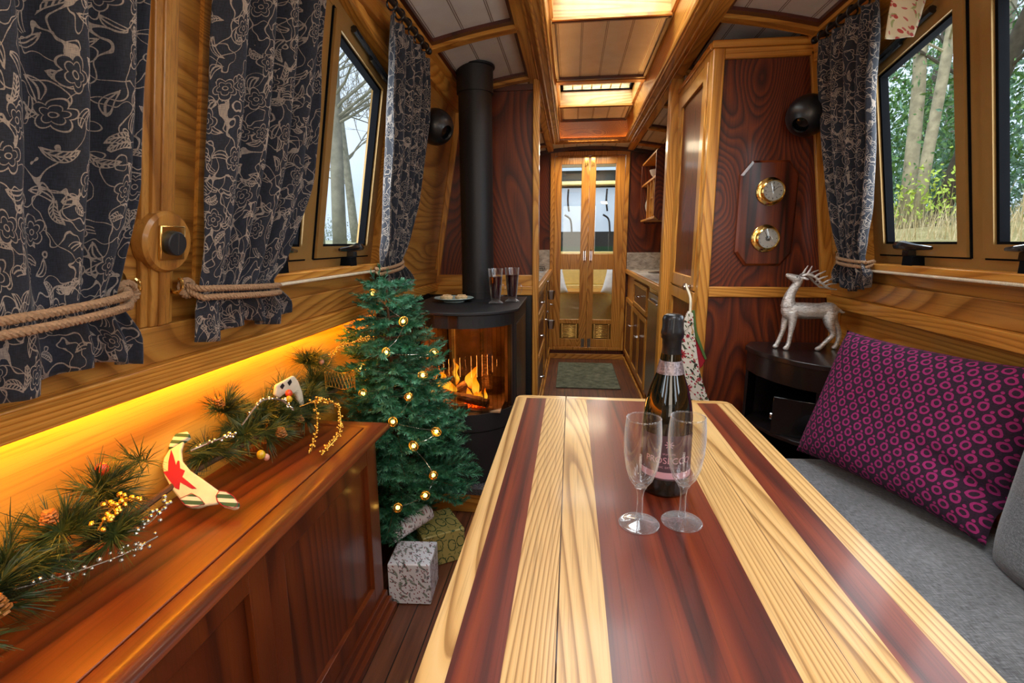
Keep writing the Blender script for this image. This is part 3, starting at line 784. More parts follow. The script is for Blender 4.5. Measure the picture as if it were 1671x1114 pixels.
# ------------------------------------------------------------------ red-stained sideboard on the left
def panel_door(mb_frame, mb_panel, axis, pos, a0, a1, z0, z1, st=.045, th=.018, inset=.007):
    """frame + recessed panel; axis 'x' faces along x at pos (towards +x if th>0)"""
    def bx(m, u0, u1, w0, w1, p0, p1):
        if axis == 'x': m.box(p0, p1, u0, u1, w0, w1)
        else: m.box(u0, u1, p0, p1, w0, w1)
    bx(mb_frame, a0, a0 + st, z0, z1, pos, pos + th); bx(mb_frame, a1 - st, a1, z0, z1, pos, pos + th)
    bx(mb_frame, a0 + st, a1 - st, z0, z0 + st, pos, pos + th); bx(mb_frame, a0 + st, a1 - st, z1 - st, z1, pos, pos + th)
    bx(mb_panel, a0 + st, a1 - st, z0 + st, z1 - st, pos, pos + th - math.copysign(inset, th))
SB = thing('sideboard', 'long red-brown stained wooden sideboard with panelled front under the yellow-lit wall', 'cabinet', (-.66, .5, 0))
CY = 1.352; CXF = -.56; CT = .622
m = MB(); m.box(-.795, CXF - .018, -.6, CY - .02, .06, CT - .03); obj('carcass', m, M['cabY'], SB, bevel=.002)
m = MB(); m.box(-.797, -.572, -.6, CY - .055, CT - .028, CT); obj('top_board', m, M['cabY'], SB, bevel=.0015)
m = MB()
prof = [(0, 0), (0, .024), (.006, .028), (.04, .028), (.052, .022), (.056, .010), (.050, .003), (.040, -.004), (.030, -.012), (.022, -.02), (.012, -.026), (0, -.026)]
X0 = -.571; Z0 = CT - .027
def prof_run(profile):
    a = [(X0 + p, -.6, Z0 + q) for p, q in profile]
    b = [(X0 + p, CY - .055 + p, Z0 + q) for p, q in profile]
    c = [(-.797, CY - .055 + p, Z0 + q) for p, q in profile]
    n = len(profile); vs = a + b + c; fs = []
    for k in range(2):
        for i in range(n):
            j = (i + 1) % n; fs.append((k * n + i, k * n + j, (k + 1) * n + j, (k + 1) * n + i))
    return vs, fs + [tuple(range(n)), tuple(range(2 * n, 3 * n))[::-1]]
m.add(*prof_run(prof)); obj('moulded_nosing', m, M['cabY'], SB, ang=50)
fr, pn = MB(), MB()
ys = [-.6, .28, .80, CY - .02]
for a, b in ((-.6, .32), (.32, .80), (.80, CY - .018)):
    f1, p1 = MB(), MB(); panel_door(f1, p1, 'x', CXF - .019, a, b, .07, CT - .05, .055, .019, .013)
    obj('front_frame', f1, M['cabZ'], SB, bevel=.002); obj('front_panel', p1, M['cabZ'], SB, smooth=False)
f1, p1 = MB(), MB(); panel_door(f1, p1, 'y', CY - .02, -.79, CXF - .002, .07, CT - .05, .05, .018, .012)
obj('end_frame', f1, M['cabZ'], SB, bevel=.002); obj('end_panel', p1, M['cabZ'], SB, smooth=False)
m = MB()
for k, (o, z) in enumerate(((.034, .022), (.020, .045), (.008, .068))):
    m.box(-.795, CXF + o, -.6, CY + o * .3, 0, z)
obj('stepped_plinth', m, M['cabY'], SB, bevel=.002)
# amber strip light tucked under the rail, washing the panel below it
m = MB(); m.box(-.786, -.766, -.5, 2.0, .878, .8762)
led = obj('led_strip', m, M.setdefault('amber', emis('amber_led', '#ffa41c', 40)), None, at=(-.775, .7, .877), smooth=False)
tag(led, 'glowing amber strip light hidden under the left wall rail', 'strip light')

# ------------------------------------------------------------------ dining table
TB = thing('dining_table', 'striped ash and mahogany dining table with a folding left leaf', 'table', (.16, .8, 0))
TZ = .68; TY0, TY1 = .12, 1.462
def slab(nm, xs, mats, x0, x1, par, yend=TY1, cr=.02, left=True):
    lf = obj(nm + '', MB_edge(x0, x1, yend, left), M['ashlightX'], par, bevel=.0015)
    for (a, b), mt in zip(zip(xs, xs[1:]), mats):
        m = MB(); m.box(a, b, TY0 + .02, yend - .026, TZ - .004, TZ); 
        obj('inlay_strip', m, M[mt], lf, smooth=False)
    return lf
def MB_edge(x0, x1, yend, left):
    m = MB(); c = .022
    if left: poly = [(x0, TY0), (x1, TY0), (x1, yend), (x0 + c, yend), (x0 + c * .35, yend - c * .25), (x0, yend - c)]
    else: poly = [(x0, TY0), (x1, TY0), (x1, yend - c), (x1 - c * .3, yend - c * .3), (x1 - c, yend), (x0, yend)]
    m.prism(poly, TZ - .03, TZ - .0035, 'z')
    # lipping flush with the strips at the far end
    if left: top = [(x0, yend - c), (x0 + .0005, yend - .026), (x1, yend - .026), (x1, yend), (x0 + c, yend), (x0 + c * .35, yend - c * .25)]
    else: top = [(x0, yend - .026), (x1 - .0005, yend - .026), (x1, yend - c), (x1 - c * .3, yend - c * .3), (x1 - c, yend), (x0, yend)]
    m.prism(top, TZ - .0035, TZ, 'z'); return m
lf = slab('folding_leaf', [-.155, -.1235, -.066, -.0095], ['ashlightY', 'mahtab', 'ashlightY'], -.155, -.0095, TB)
mn = slab('table_top', [-.0075, .0505, .2480, .3070, .3078, .3620, .4170, .4575], ['ashlightY', 'mahtab', 'ashlightY', 'beamdark', 'ashlightY', 'mahtab', 'ashlightY'], -.0075, .4575, TB, left=False)
m = MB(); m.tube([(.2, 1.05, .012), (.2, 1.05, TZ - .03)], .035, 20); obj('pedestal', m, M['steel'], TB)
m = MB(); m.lathe([(0, 0), (.19, 0), (.19, .008), (.05, .016), (0, .016)], (.2, 1.05, 0), 32); obj('base', m, M['steel'], TB)
m = MB(); m.tube([(.2, .4, .012), (.2, .4, TZ - .03)], .035, 20); obj('pedestal', m, M['steel'], TB)
m = MB(); m.lathe([(0, 0), (.19, 0), (.19, .008), (.05, .016), (0, .016)], (.2, .4, 0), 32); obj('base', m, M['steel'], TB)

# ------------------------------------------------------------------ bench and seat cushion on the right
BN = thing('bench_seat', 'long grey upholstered bench seat on a wooden base along the right wall', 'sofa', (.88, .6, 0))
m = MB(); m.box(.66, 1.10, -1.0, 1.69, 0, .30); obj('base', m, M['ashY'], BN, bevel=.004)
m = MB()
def seatf(u, v):
    return None
def cushion_slab(m, x0, x1, y0, y1, z0, z1, r=.035, crown=.012, nx=14, ny=24):
    """soft box with rounded edges and a crowned top"""
    def q(u, v, top):
        x = x0 + (x1 - x0) * u; y = y0 + (y1 - y0) * v
        e = min(u * (x1 - x0), (1 - u) * (x1 - x0), r) / r; f = min(v * (y1 - y0), (1 - v) * (y1 - y0), r) / r
        k = math.sqrt(max(0, 1 - (1 - e) ** 2)) * math.sqrt(max(0, 1 - (1 - f) ** 2))
        h = (z1 - z0) / 2
        zc = (z0 + z1) / 2
        d = (h - r) + r * k + crown * math.sin(PI * u) * math.sin(PI * v) * (1 if top else 0) + .004 * mnoise.noise(Vector((x * 7, y * 7, 1)))
        return (x, y, zc + d if top else zc - d)
    us = sorted(set([0, .25 * r / (x1 - x0), .6 * r / (x1 - x0), r / (x1 - x0)] + [i / nx for i in range(1, nx)] + [1 - r / (x1 - x0), 1 - .6 * r / (x1 - x0), 1 - .25 * r / (x1 - x0), 1]))
    vs_ = sorted(set([0, .25 * r / (y1 - y0), .6 * r / (y1 - y0), r / (y1 - y0)] + [i / ny for i in range(1, ny)] + [1 - r / (y1 - y0), 1 - .6 * r / (y1 - y0), 1 - .25 * r / (y1 - y0), 1]))
    a, b = len(us), len(vs_); V = []
    for top in (True, False):
        for v in vs_:
            for u in us: V.append(q(u, v, top))
    F = []
    o = a * b
    for j in range(b - 1):
        for i in range(a - 1):
            k = j * a + i; F.append((k, k + 1, k + a + 1, k + a)); F.append((o + k, o + k + a, o + k + a + 1, o + k + 1))
    per = [i for i in range(a)] + [j * a + a - 1 for j in range(1, b)] + [(b - 1) * a + i for i in range(a - 2, -1, -1)] + [j * a for j in range(b - 2, 0, -1)]
    for i in range(len(per)):
        p, p2 = per[i], per[(i + 1) % len(per)]; F.append((p, o + p, o + p2, p2))
    m.add(V, F)
cushion_slab(m, .655, 1.095, -1.0, 1.70, .302, .425, .04, .012, 12, 40)
obj('seat_cushion', m, M['greyfab'], BN, ang=80)

# pillow builder: local frame (u right, v up, n out)
def pillow(name, c, U, V, w, h, t, mat, lean=0, seed=0, n=26, crush=None, uvs=1.0):
    U = Vector(U).normalized(); V = Vector(V); V = (V - U * V.dot(U)).normalized(); Nn = U.cross(V); c = Vector(c)
    m = MB()
    def f(sgn):
        def g(u, v):
            a, b = u * 2 - 1, v * 2 - 1
            pin = 1 - .07 * (1 - abs(b) ** 2.5) * abs(a) ** 4; pin2 = 1 - .07 * (1 - abs(a) ** 2.5) * abs(b) ** 4
            x = a * w / 2 * pin; y = b * h / 2 * pin2
            z = t / 2 * (max(0, (1 - a ** 4) * (1 - b ** 4))) ** .55 * sgn
            z += .006 * mnoise.noise(Vector((a * 2.5, b * 2.5, seed))) * (1 - a * a) * (1 - b * b)
            if crush: z += crush(a, b)
            return c + U * x + V * y + Nn * z
        return g
    m.grid(f(1), n, n, lambda u, v: (u * w * uvs, v * h * uvs)); m.grid(f(-1), n, n, lambda u, v: (u * w * uvs, v * h * uvs))
    return m
def crush(a, b):
    d1 = (a * .75 + b * .55 - .62); d2 = (a * .2 - b * .9 + .1)
    w_ = math.exp(-((a * .35 + b * .94 + .12) / .09) ** 2) * max(0, a - .25) * 1.4
    return -.045 * w_ - .02 * math.exp(-((a - .95) / .12) ** 2) * (1 - b * b)
BL = Vector((.80, 1.675, .455)); BR = Vector((.985, 1.17, .455)); TL = Vector((1.0, 1.795, .79)); TRc = Vector((1.035, 1.19, .885))
pc = (BL + BR + TL + TRc) / 4 + Vector((-.035, -.01, .002))
pm = pillow('p', pc, BR - BL, (TL + TRc) - (BL + BR), .56, .425, .15, None, crush=crush, n=40)
PC = thing('throw_cushion', 'plum purple knitted cushion with pink rings leaning on the right wall', 'cushion', (pc.x, pc.y, .43))
obj('cover', pm, M['rings'], PC, ang=75)
m = MB(); q = Vector((.985, 1.165, .52)); m.obox(q, (.002, .012, .03), Matrix.Rotation(.2, 3, 'X')); obj('care_tag', m, M['white'], PC)
gm = pillow('g', (1.01, .905, .60), (0, -1, .0), (.12, 0, 1), .54, .42, .19, None, seed=4)
GC = obj('back_cushion', gm, M['greyfab'], None, at=(1.0, .93, .43), ang=75); tag(GC, 'plain grey back cushion at the right edge, partly behind the purple one', 'cushion')

# ------------------------------------------------------------------ black curved media cabinet
MZ = .715
MC = thing('media_cabinet', 'black curved corner cabinet with open shelves below the clock panel', 'cabinet', (.92, 2.0, 0))
def mc_outline(d=0):
    pts = [(1.092, YR - .006), (.76 + d, YR - .006)]
    pts += [(.715 + d, 2.13), (.722 + d, 2.03), (.752 + d, 1.93), (.80 + d * .8, 1.845 + d * .5), (.853 + d * .3, 1.792 + d), (.93, 1.762 + d), (1.0, 1.75 + d), (1.092, 1.75 + d)]
    return pts
m = MB(); m.prism(mc_outline(), MZ - .02, MZ, 'z'); obj('top', m, M['blackcab'], MC, bevel=.003)
m = MB(); m.prism(mc_outline(.008), MZ - .10, MZ - .02, 'z'); obj('curved_fascia', m, M['blackcab'], MC, bevel=.001)
pts = mc_outline(.008)
m = MB(); m.prism([(1.09, 1.762), (.93, 1.772), (.853, 1.802), (.862, 1.812), (.935, 1.786), (1.09, 1.776)], .0, MZ - .10, 'z'); obj('side_panel', m, M['blackcab'], MC, smooth=False)
m = MB(); m.prism([(.768, 2.212), (.724, 2.13), (.733, 2.125), (.79, 2.205)], .0, MZ - .10, 'z'); obj('side_panel', m, M['blackcab'], MC, smooth=False)
m = MB(); m.box(.79, 1.092, 2.195, 2.212, 0, MZ - .10); obj('back_panel', m, M['blackcab'], MC, smooth=False)
m = MB(); m.box(1.08, 1.092, 1.776, 2.195, 0, MZ - .10); obj('side_panel', m, M['blackcab'], MC, smooth=False)
for z in (.40, .25, .06):
    m = MB(); m.prism([(1.08, 2.19), (.79, 2.19), (.735, 2.12), (.742, 2.03), (.77, 1.935), (.815, 1.86), (.862, 1.815), (.94, 1.79), (1.08, 1.78)], z, z + .014, 'z'); obj('shelf', m, M['blackcab'], MC, bevel=.001)
# receiver on the shelf
RM = Matrix.Rotation(math.radians(-32), 3, 'Z')
RC = thing('stereo_receiver', 'black stereo receiver with small silver knobs inside the black cabinet', 'stereo', (.90, 1.99, .414))
m = MB(); m.obox((.90, 1.99, .4865), (.17, .24, .145), RM); obj('case', m, M['blackgloss'], RC, bevel=.003)
def rloc(a, b, z): return Vector((.90, 1.99, .414)) + RM @ Vector((a, b, z))
ax = RM @ Vector((-1, 0, 0))
m = MB()
for b in (.085, .06, .035, .01, -.015): m.lathe([(0, 0), (.0045, 0), (.004, .008), (0, .008)], rloc(-.085, b, .09), 12, ax)
obj('knob', m, M['chrome'], RC)
m = MB(); m.lathe([(0, 0), (.016, 0), (.015, .012), (0, .013)], rloc(-.085, -.075, .055), 20, ax); obj('volume_knob', m, M['chrome'], RC)
m = MB(); m.obox(rloc(-.086, .02, .115), (.002, .14, .02), RM); obj('display', m, M['ink'], RC)
m = MB(); m.obox((.90, 1.99, .2845), (.16, .24, .04), RM)
for k in range(6): m.obox(Vector((.90, 1.99, .2845)) + RM @ Vector((-.081, .08 - k * .03, 0)), (.003, .012, .01), RM)
o = obj('disc_player', m, M['blackgloss'], None, at=(.90, 1.99, .2645), bevel=.002); tag(o, 'slim black disc player on the shelf below the stereo receiver', 'disc player')


# ------------------------------------------------------------------ wardrobe beside the aisle
WD = thing('wardrobe', 'tall ash-framed wardrobe with mahogany door panels beside the aisle', 'wardrobe', (.56, 2.5, 0))
m = MB(); m.box(XW + .02, .9, YR + .045, 2.86, 0, ZW); obj('carcass', m, M['mahZ'], WD, smooth=False)
m = MB(); m.box(XW + .002, XW + .02, YR + .042, 2.27, .0, ZW); m.box(XW + .002, XW + .02, 2.81, 2.862, 0, ZW); m.box(XW + .002, XW + .02, 2.27, 2.81, 1.84, ZW); m.box(XW + .002, XW + .02, 2.27, 2.81, 0, .08); obj('face_frame', m, M['ashZ'], WD, bevel=.001)
m = MB(); m.box(XW - .006, XW + .03, YR + .022, 2.862, ZW - .016, ZW + .008); obj('top_moulding', m, M['ashY'], WD, bevel=.004)
for z0, z1, nm in ((.92, 1.835, 'upper_door'), (.085, .915, 'lower_door')):
    f1, p1 = MB(), MB(); panel_door(f1, p1, 'x', XW + .018, 2.273, 2.807, z0, z1, .058, -.022, -.012)
    D = obj(nm, f1, M['ashZ'], WD, bevel=.003); obj('door_panel', p1, M['mahZ'], D, smooth=False)
    m = MB(); m.box(XW - .006, XW - .003, 2.795, 2.81, z1 - .14, z1 - .09); obj('hinge', m, M['brass'], D)
m = MB(); m.lathe([(0, 0), (.012, 0), (.006, .006), (.006, .014), (.015, .022), (.014, .03), (0, .034)], (XW - .003, 2.335, .935), 20, (-1, 0, 0)); m.tube([(XW - .02, 2.335, .935), (XW - .02, 2.28, .935)], .004, 8)
obj('knob', m, M['chrome'], WD)

# ------------------------------------------------------------------ galley units
def unit(name, label, side, y0, y1, doors, mat='ashZ', cat='cabinet', grp=None):
    """base unit facing the aisle; doors = list of (y0, y1, z0, z1, kind)"""
    xf = -.205 if side < 0 else .532; xb = XC - .95 if side < 0 else XC + .95; d = 1 if side < 0 else -1
    t = thing(name, label, cat, ((xf + xb) / 2, (y0 + y1) / 2, 0))
    m = MB(); m.box(xf - d * .004, xb, y0, y1, 0, .845); obj('carcass', m, M['ashZ'], t, smooth=False)
    for (a, b, z0, z1, kd) in doors:
        f1, p1 = MB(), MB(); panel_door(f1, p1, 'x', xf - d * .004, a, b, z0, z1, .035 if kd != 'drawer' else .03, d * .016, d * .009)
        D = obj('drawer' if kd == 'drawer' else 'door', f1, M['ashY' if kd == 'drawer' else 'ashZ'], t, bevel=.002)
        obj('panel', p1, M['mahZ'] if kd != 'plain' else M['ashZ'], D, smooth=False)
        ky = (a + b) / 2 if kd == 'drawer' else (a + .02 if kd == 'hl' else b - .02); kz = (z0 + z1) / 2 if kd == 'drawer' else z0 + (z1 - z0) * .62
        k = MB(); k.lathe([(0, 0), (.006, 0), (.005, .012), (.011, .018), (.011, .024), (0, .028)], (xf + d * .010, ky, kz), 14, (d, 0, 0)); obj('knob', k, M['chrome'], D)
    return t
unit('galley_base_unit', 'ash galley cupboard with narrow doors between the fridge and end doors', 1, 3.56, 4.37,
     [(3.58, 3.96, .09, .60, 'hr'), (3.97, 4.35, .09, .60, 'hl'), (3.58, 4.35, .62, .82, 'drawer')])
unit('galley_base_unit', 'ash galley cupboard nearest the end doors on the right', 1, 4.375, 4.93, [(4.40, 4.90, .09, .62, 'hl')])
FR = thing('fridge', 'small stainless steel fridge under the right galley worktop', 'fridge', (.8, 3.3, 0))
m = MB(); m.box(.55, 1.1, 2.96, 3.55, 0, .835); obj('body', m, M['steel'], FR, bevel=.004)
m = MB(); m.box(.528, .549, 2.965, 3.545, .09, .80); obj('door', m, M['steel'], FR, bevel=.004)
m = MB(); m.box(.530, .55, 2.965, 3.545, .803, .832); obj('control_strip', m, M['blackgloss'], FR)
m = MB(); m.tube([(.529, 3.1, .76), (.512, 3.1, .76), (.512, 3.42, .76), (.529, 3.42, .76)], .007, 8); obj('handle', m, M['chrome'], FR)
WT = thing('worktop', 'grey stone-effect worktop with ash edge on the right of the galley', 'worktop', (.8, 3.9, .848))
m = MB(); m.box(.535, XC + .905, 2.94, 4.945, .848, .88); obj('top', m, M['stonetop'], WT, bevel=.002)
m = MB(); m.box(.505, .534, 2.94, 4.945, .845, .881); obj('edge_lipping', m, M['ashY'], WT, bevel=.004)
m = MB(); m.box(.52, XC + .9, 4.93, 4.953, .881, 1.035); obj('upstand', m, M['stonetop'], WT, bevel=.002)
m = MB(); m.lathe([(.16, 0), (.165, .004), (.15, .004), (.14, -.0), (.0, .0005)], (.80, 4.35, .8805), 28); m.tube(bez([(.98, 4.35, .88), (.98, 4.35, 1.05), (.93, 4.35, 1.09), (.86, 4.35, 1.06)], 6), .01, 10); obj('sink_and_tap', m, M['chrome'], WT)
unit('galley_drawer_unit', 'ash galley drawer unit with chrome knobs in the left aisle', -1, 2.865, 3.86,
     [(2.88, 3.84, .66, .82, 'drawer'), (2.88, 3.84, .38, .65, 'drawer'), (2.88, 3.84, .09, .37, 'drawer')])
unit('galley_base_unit', 'ash galley cupboard under the hob beside the left end wall', -1, 3.865, 4.93, [(3.89, 4.39, .09, .82, 'hl'), (4.41, 4.91, .09, .82, 'hr')])
WT = thing('worktop', 'grey stone-effect worktop with ash edge on the left of the galley', 'worktop', (-.5, 3.9, .848))
m = MB(); m.box(-.208, XC - .905, 2.865, 4.945, .848, .88); obj('top', m, M['stonetop'], WT, bevel=.002)
m = MB(); m.box(-.207, -.178, 2.865, 4.945, .845, .881); obj('edge_lipping', m, M['ashY'], WT, bevel=.004)
m = MB(); m.box(-.208, XC - .9, 4.93, 4.953, .881, 1.06); obj('upstand', m, M['stonetop'], WT, bevel=.002)
HB = thing('gas_hob', 'steel gas hob with black pan supports on the left worktop', 'hob', (-.42, 4.6, .8805))
m = MB(); m.box(-.66, -.225, 4.33, 4.85, .8805, .887); obj('tray', m, M['steel'], HB, bevel=.002)
for x in (-.55, -.33):
    for y in (4.46, 4.72):
        m = MB(); m.lathe([(0, .006), (.03, .006), (.028, .018), (0, .02)], (x, y, .8805), 16)
        obj('burner', m, M['black'], HB)
        m = MB()
        for a in range(4): m.tube([(x + .085 * math.cos(a * PI / 2), y + .085 * math.sin(a * PI / 2), .888), (x + .085 * math.cos(a * PI / 2), y + .085 * math.sin(a * PI / 2), .912), (x + .02 * math.cos(a * PI / 2), y + .02 * math.sin(a * PI / 2), .912)], .004, 6)
        obj('pan_support', m, M['black'], HB)
# little metal pots hung on the drawer fronts
for i, (y, z, sz, lab) in enumerate(((3.92, .735, 1.0, 'upper small grey metal pot hanging in the left aisle'), (3.95, .50, 1.0, 'lower small grey metal pot hanging in the left aisle'))):
    P = thing('hanging_pot', lab, 'pot', (-.155, y, z), 'pots hanging on the galley cupboard')
    m = MB(); m.lathe([(0, -.035), (.022, -.035), (.031, .03), (.029, .03), (.020, -.031), (0, -.031)], (-.150, y, z), 6); obj('bucket', m, M['steel'], P, ang=20)
    m = MB(); m.tube(bez([(-.182, y, z + .03), (-.186, y, z + .06), (-.178, y, z + .09), (-.186, y, z + .10)], 5), .0025, 6); m.ball((-.176, y, z + .10), .009, 10); obj('hook', m, M['chrome'], P)
# plate rack with crockery
PR = thing('plate_rack', 'mahogany and ash wall plate rack above the right galley worktop', 'shelf', (.72, 4.36, 1.29))
m = MB(); 
def rk(y): return [(.60, y, 1.33), (.64, y, 1.29), (.92, y, 1.29), (.86, y, 1.80), (.80, y, 1.885), (.70, y, 1.875), (.60, y, 1.78)]
m.prism3(rk(3.96), (0, .022, 0)); obj('near_side', m, M['mahZ'], PR, bevel=.002)
m = MB(); m.prism3(rk(4.74), (0, .022, 0)); obj('far_side', m, M['mahZ'], PR, bevel=.002)
for z, x1 in ((1.305, .90), (1.60, .87), (1.78, .85)):
    m = MB(); m.box(.605, x1, 3.982, 4.74, z, z + .016); obj('shelf', m, M['ashY'], PR, bevel=.002)
m = MB(); m.hexa([(.90, 3.982, 1.30), (.915, 3.982, 1.30), (.915, 4.74, 1.30), (.90, 4.74, 1.30), (.835, 3.982, 1.78), (.85, 3.982, 1.78), (.85, 4.74, 1.78), (.835, 4.74, 1.78)]); obj('back', m, M['mahZ'], PR, smooth=False)
for y in (4.12, 4.26, 4.42): m = MB(); m.box(.61, .86, y, y + .014, 1.322, 1.60); obj('divider', m, M['ashZ'], PR, bevel=.001)
m = MB(); m.box(.62, .86, 4.134, 4.26, 1.47, 1.48); obj('shelf', m, M['ashY'], PR)
def bowl(x, y, z, r, h, lab):
    m = MB(); m.lathe([(0, 0), (r * .45, 0), (r * .5, .006), (r * .85, h * .55), (r, h), (r * .96, h), (r * .8, h * .55), (r * .4, .012), (0, .01)], (x, y, z), 24)
    o = obj('bowl', m, M['white'], None, at=(x, y, z)); tag(o, lab, 'bowl', 'white crockery in the plate rack')
bowl(.69, 4.32, 1.617, .085, .075, 'white bowl farther back on the middle shelf of the plate rack')
bowl(.70, 4.12, 1.617, .08, .09, 'white bowl nearest the mahogany side of the plate rack')
bowl(.72, 4.2, 1.797, .05, .05, 'small white cup-shaped bowl on the very top of the plate rack')
for k, y in enumerate((4.50, 4.545)):
    m = MB(); m.lathe([(0, 0), (.07, 0), (.105, .012), (.108, .014), (.105, .016), (.068, .005), (0, .004)], (.72, y, 1.431), 28, (0, -1, 0))
    o = obj('dinner_plate', m, M['white'], None, at=(.72, y, 1.322)); tag(o, ('front' if k == 0 else 'rear') + ' cream plate standing upright in the slot of the plate rack', 'plate', 'white crockery in the plate rack')
# mat
m = MB(); m.box(-.105, .40, 3.885, 4.74, .0005, .010); o = obj('door_mat', m, M['mat'], None, at=(.15, 4.3, 0), bevel=.003); tag(o, 'grey-green mat lying on the wooden aisle floor before the doors', 'mat')

# ------------------------------------------------------------------ beyond the doors: canvas-covered bow deck
m = MB(); m.box(-.8, 1.1, YE + .05, 6.6, .0, .06); w = struct('floor', m, M['floor'])
m = MB(); m.box(-.95, -.2, 5.02, 6.3, .06, .40); m.box(.5, 1.25, 5.02, 6.3, .06, .40); m.box(-.95, 1.25, 6.3, 6.45, .06, .62)
m.box(-.95, 1.25, 6.35, 6.45, .62, 1.02)
trim(m, M['cream'], bevel=.01)
m = MB(); m.box(-.2, .5, 5.9, 6.3, .55, .575); trim(m, M['ashX'], bevel=.003)
for x, s in ((-.28, 1), (.58, -1)):
    gm = pillow('g', (x + .02 * s, 5.78, .69), (1, 0, .25 * s), (-.15 * s, .35, 1), .40, .34, .12, None, seed=2)
    o = obj('deck_cushion', gm, M['cotton'], None, at=(x, 5.78, .5), ang=75); tag(o, 'white striped cushion on the bow seat seen through the %s door' % ('left' if s > 0 else 'right'), 'cushion', 'cushions beyond the glazed doors')
m = MB(); m.box(-1.0, 1.3, 6.46, 6.48, 1.02, 1.08); trim(m, M['greencanvas'])
m = MB(); m.box(-1.0, 1.3, 6.46, 6.475, 1.08, 1.26); m.box(-1.0, 1.3, 6.46, 6.475, 1.78, 1.98); trim(m, M['darkcanvas'], smooth=False)
def mk_clear():
    N = NT('hazy_clear_vinyl'); N.set(Base_Color=hexc('#dfe6ee'), Roughness=.5, Transmission_Weight=.0, Alpha=.35); return N.m
m = MB(); m.box(-1.0, 1.3, 6.462, 6.464, 1.26, 1.78); trim(m, mk_clear(), smooth=False)
m = MB(); m.box(-.5, .9, 6.3, 6.46, 1.80, 1.84); trim(m, M['cream'], bevel=.005)
m = MB(); m.box(-1.0, 1.3, YE + .05, 6.5, 2.02, 2.04); trim(m, M['whitepaint'], smooth=False)
m = MB(); m.tube(bez([(-.05, 6.4, 1.76), (-.055, 6.4, 1.62), (-.04, 6.4, 1.5)], 5), .012, 6); m.tube(bez([(-.09, 6.4, 1.46), (-.02, 6.4, 1.40), (.0, 6.4, 1.24)], 5), .012, 6)
o = obj('canvas_strap', m, M['black'], None, at=(-.05, 6.4, 1.5)); tag(o, 'black hanging strap seen through the left glazed door', 'strap', 'straps of the bow canvas')
c = o.copy(); COL.objects.link(c); c.location.x += .46; c['label'] = 'black hanging strap seen through the right glazed door'
for z, r in ((1.52, .07), (1.36, .055)):
    m = MB(); m.lathe([(0, 0), (r * .8, 0), (r, .03), (r * .9, .05), (r * .85, .045), (0, .04)], (.19, 6.30, z), 28, (0, -1, 0)); m.tube([(.19, 6.30, z), (.19, 6.46, z)], .012, 8)
    o = obj('deck_lamp', m, M['brass'], None, at=(.19, 6.4, z)); tag(o, '%s round brass lamp hanging beyond the glazed doors' % ('upper' if z > 1.45 else 'lower'), 'lamp', 'brass lamps on the bow deck')
# ------------------------------------------------------------------ hearth, stove and flue
HT = thing('hearth', 'dark polished granite hearth slab on a wooden step under the stove', 'hearth', (-.5, 2.35, 0))
m = MB(); m.prism([(-.795, 1.955), (-.30, 1.955), (-.22, 2.06), (-.22, YL - .034), (-.795, YL - .034)], 0, .09, 'z'); obj('step', m, M['ashX'], HT, bevel=.003)
m = MB(); m.prism([(-.797, 1.935), (-.29, 1.935), (-.214, 2.045), (-.214, YL - .033), (-.797, YL - .033)], .09, .12, 'z'); obj('slab', m, M['slate'], HT, bevel=.002)
m = MB(); m.box(-.797, -.215, YL - .028, YL - .002, .0, .843); obj('back_lining', m, M['black'], HT, smooth=False)
m = MB(); m.box(-.797, -.788, 1.98, YL - .034, .12, .862); obj('side_lining', m, M['black'], HT, smooth=False)
SX = -.465; SW = .228; SYC = 2.13; SYB = 2.60; ZT = .858
ST = thing('wood_burning_stove', 'black bow-fronted wood burning stove with a log fire behind curved glass', 'stove', (SX, 2.35, .12))
SAG = .172
R_ = (SW * SW + SAG * SAG) / (2 * SAG); CYA = SYC - SAG + R_
A_ = math.asin(SW / R_)
def bow(d=0, n=24, a=None):
    a = a or A_
    return [(SX + (R_ + d) * math.sin(t), CYA - (R_ + d) * math.cos(t)) for t in [(-a + 2 * a * k / n) for k in range(n + 1)]]
def bow_slab(m, z0, z1, d=0, back=SYB, taper=-.008):
    p = bow(d); m.prism(p + [(SX + SW - taper, back), (SX - SW + taper, back)], z0, z1, 'z')
m = MB(); bow_slab(m, ZT - .012, ZT, .012); 
m.v = [(SX + (v[0] - SX) * 1.03, v[1], v[2]) for v in m.v]
obj('top_plate', m, M['stove'], ST, bevel=.002)
def bow_band(m, z0, z1, d0, d1, a=None, a2=None, n=24):
    """curved wall between radii offsets d0 (outer) and d1 (inner)"""
    a = a or A_; lo = -a if a2 is None else a2[0]; hi = a if a2 is None else a2[1]
    def P(d, t, z): return (SX + (R_ + d) * math.sin(t), CYA - (R_ + d) * math.cos(t), z)
    for k in range(n):
        t0, t1 = lo + (hi - lo) * k / n, lo + (hi - lo) * (k + 1) / n
        m.hexa([P(d0, t0, z0), P(d0, t1, z0), P(d1, t1, z0), P(d1, t0, z0), P(d0, t0, z1), P(d0, t1, z1), P(d1, t1, z1), P(d1, t0, z1)])
m = MB(); bow_band(m, .792, ZT - .014, 0, -.03); obj('upper_front', m, M['stove'], ST, ang=20)
m = MB(); bow_slab(m, .355, .43, 0); bow_slab(m, .125, .348, -.004); bow_slab(m, .345, .358, -.010)
obj('lower_body', m, M['stove'], ST, ang=20)
m = MB()
for s in (-1, 1):
    m.hexa([(SX + s * SW, SYC, .43), (SX + s * (SW - .012), SYC + .01, .43), (SX + s * (SW - .004), SYB, .43), (SX + s * (SW + .008), SYB, .43), (SX + s * SW, SYC, ZT - .013), (SX + s * (SW - .012), SYC + .01, ZT - .013), (SX + s * (SW - .004), SYB, ZT - .013), (SX + s * (SW + .008), SYB, ZT - .013)])
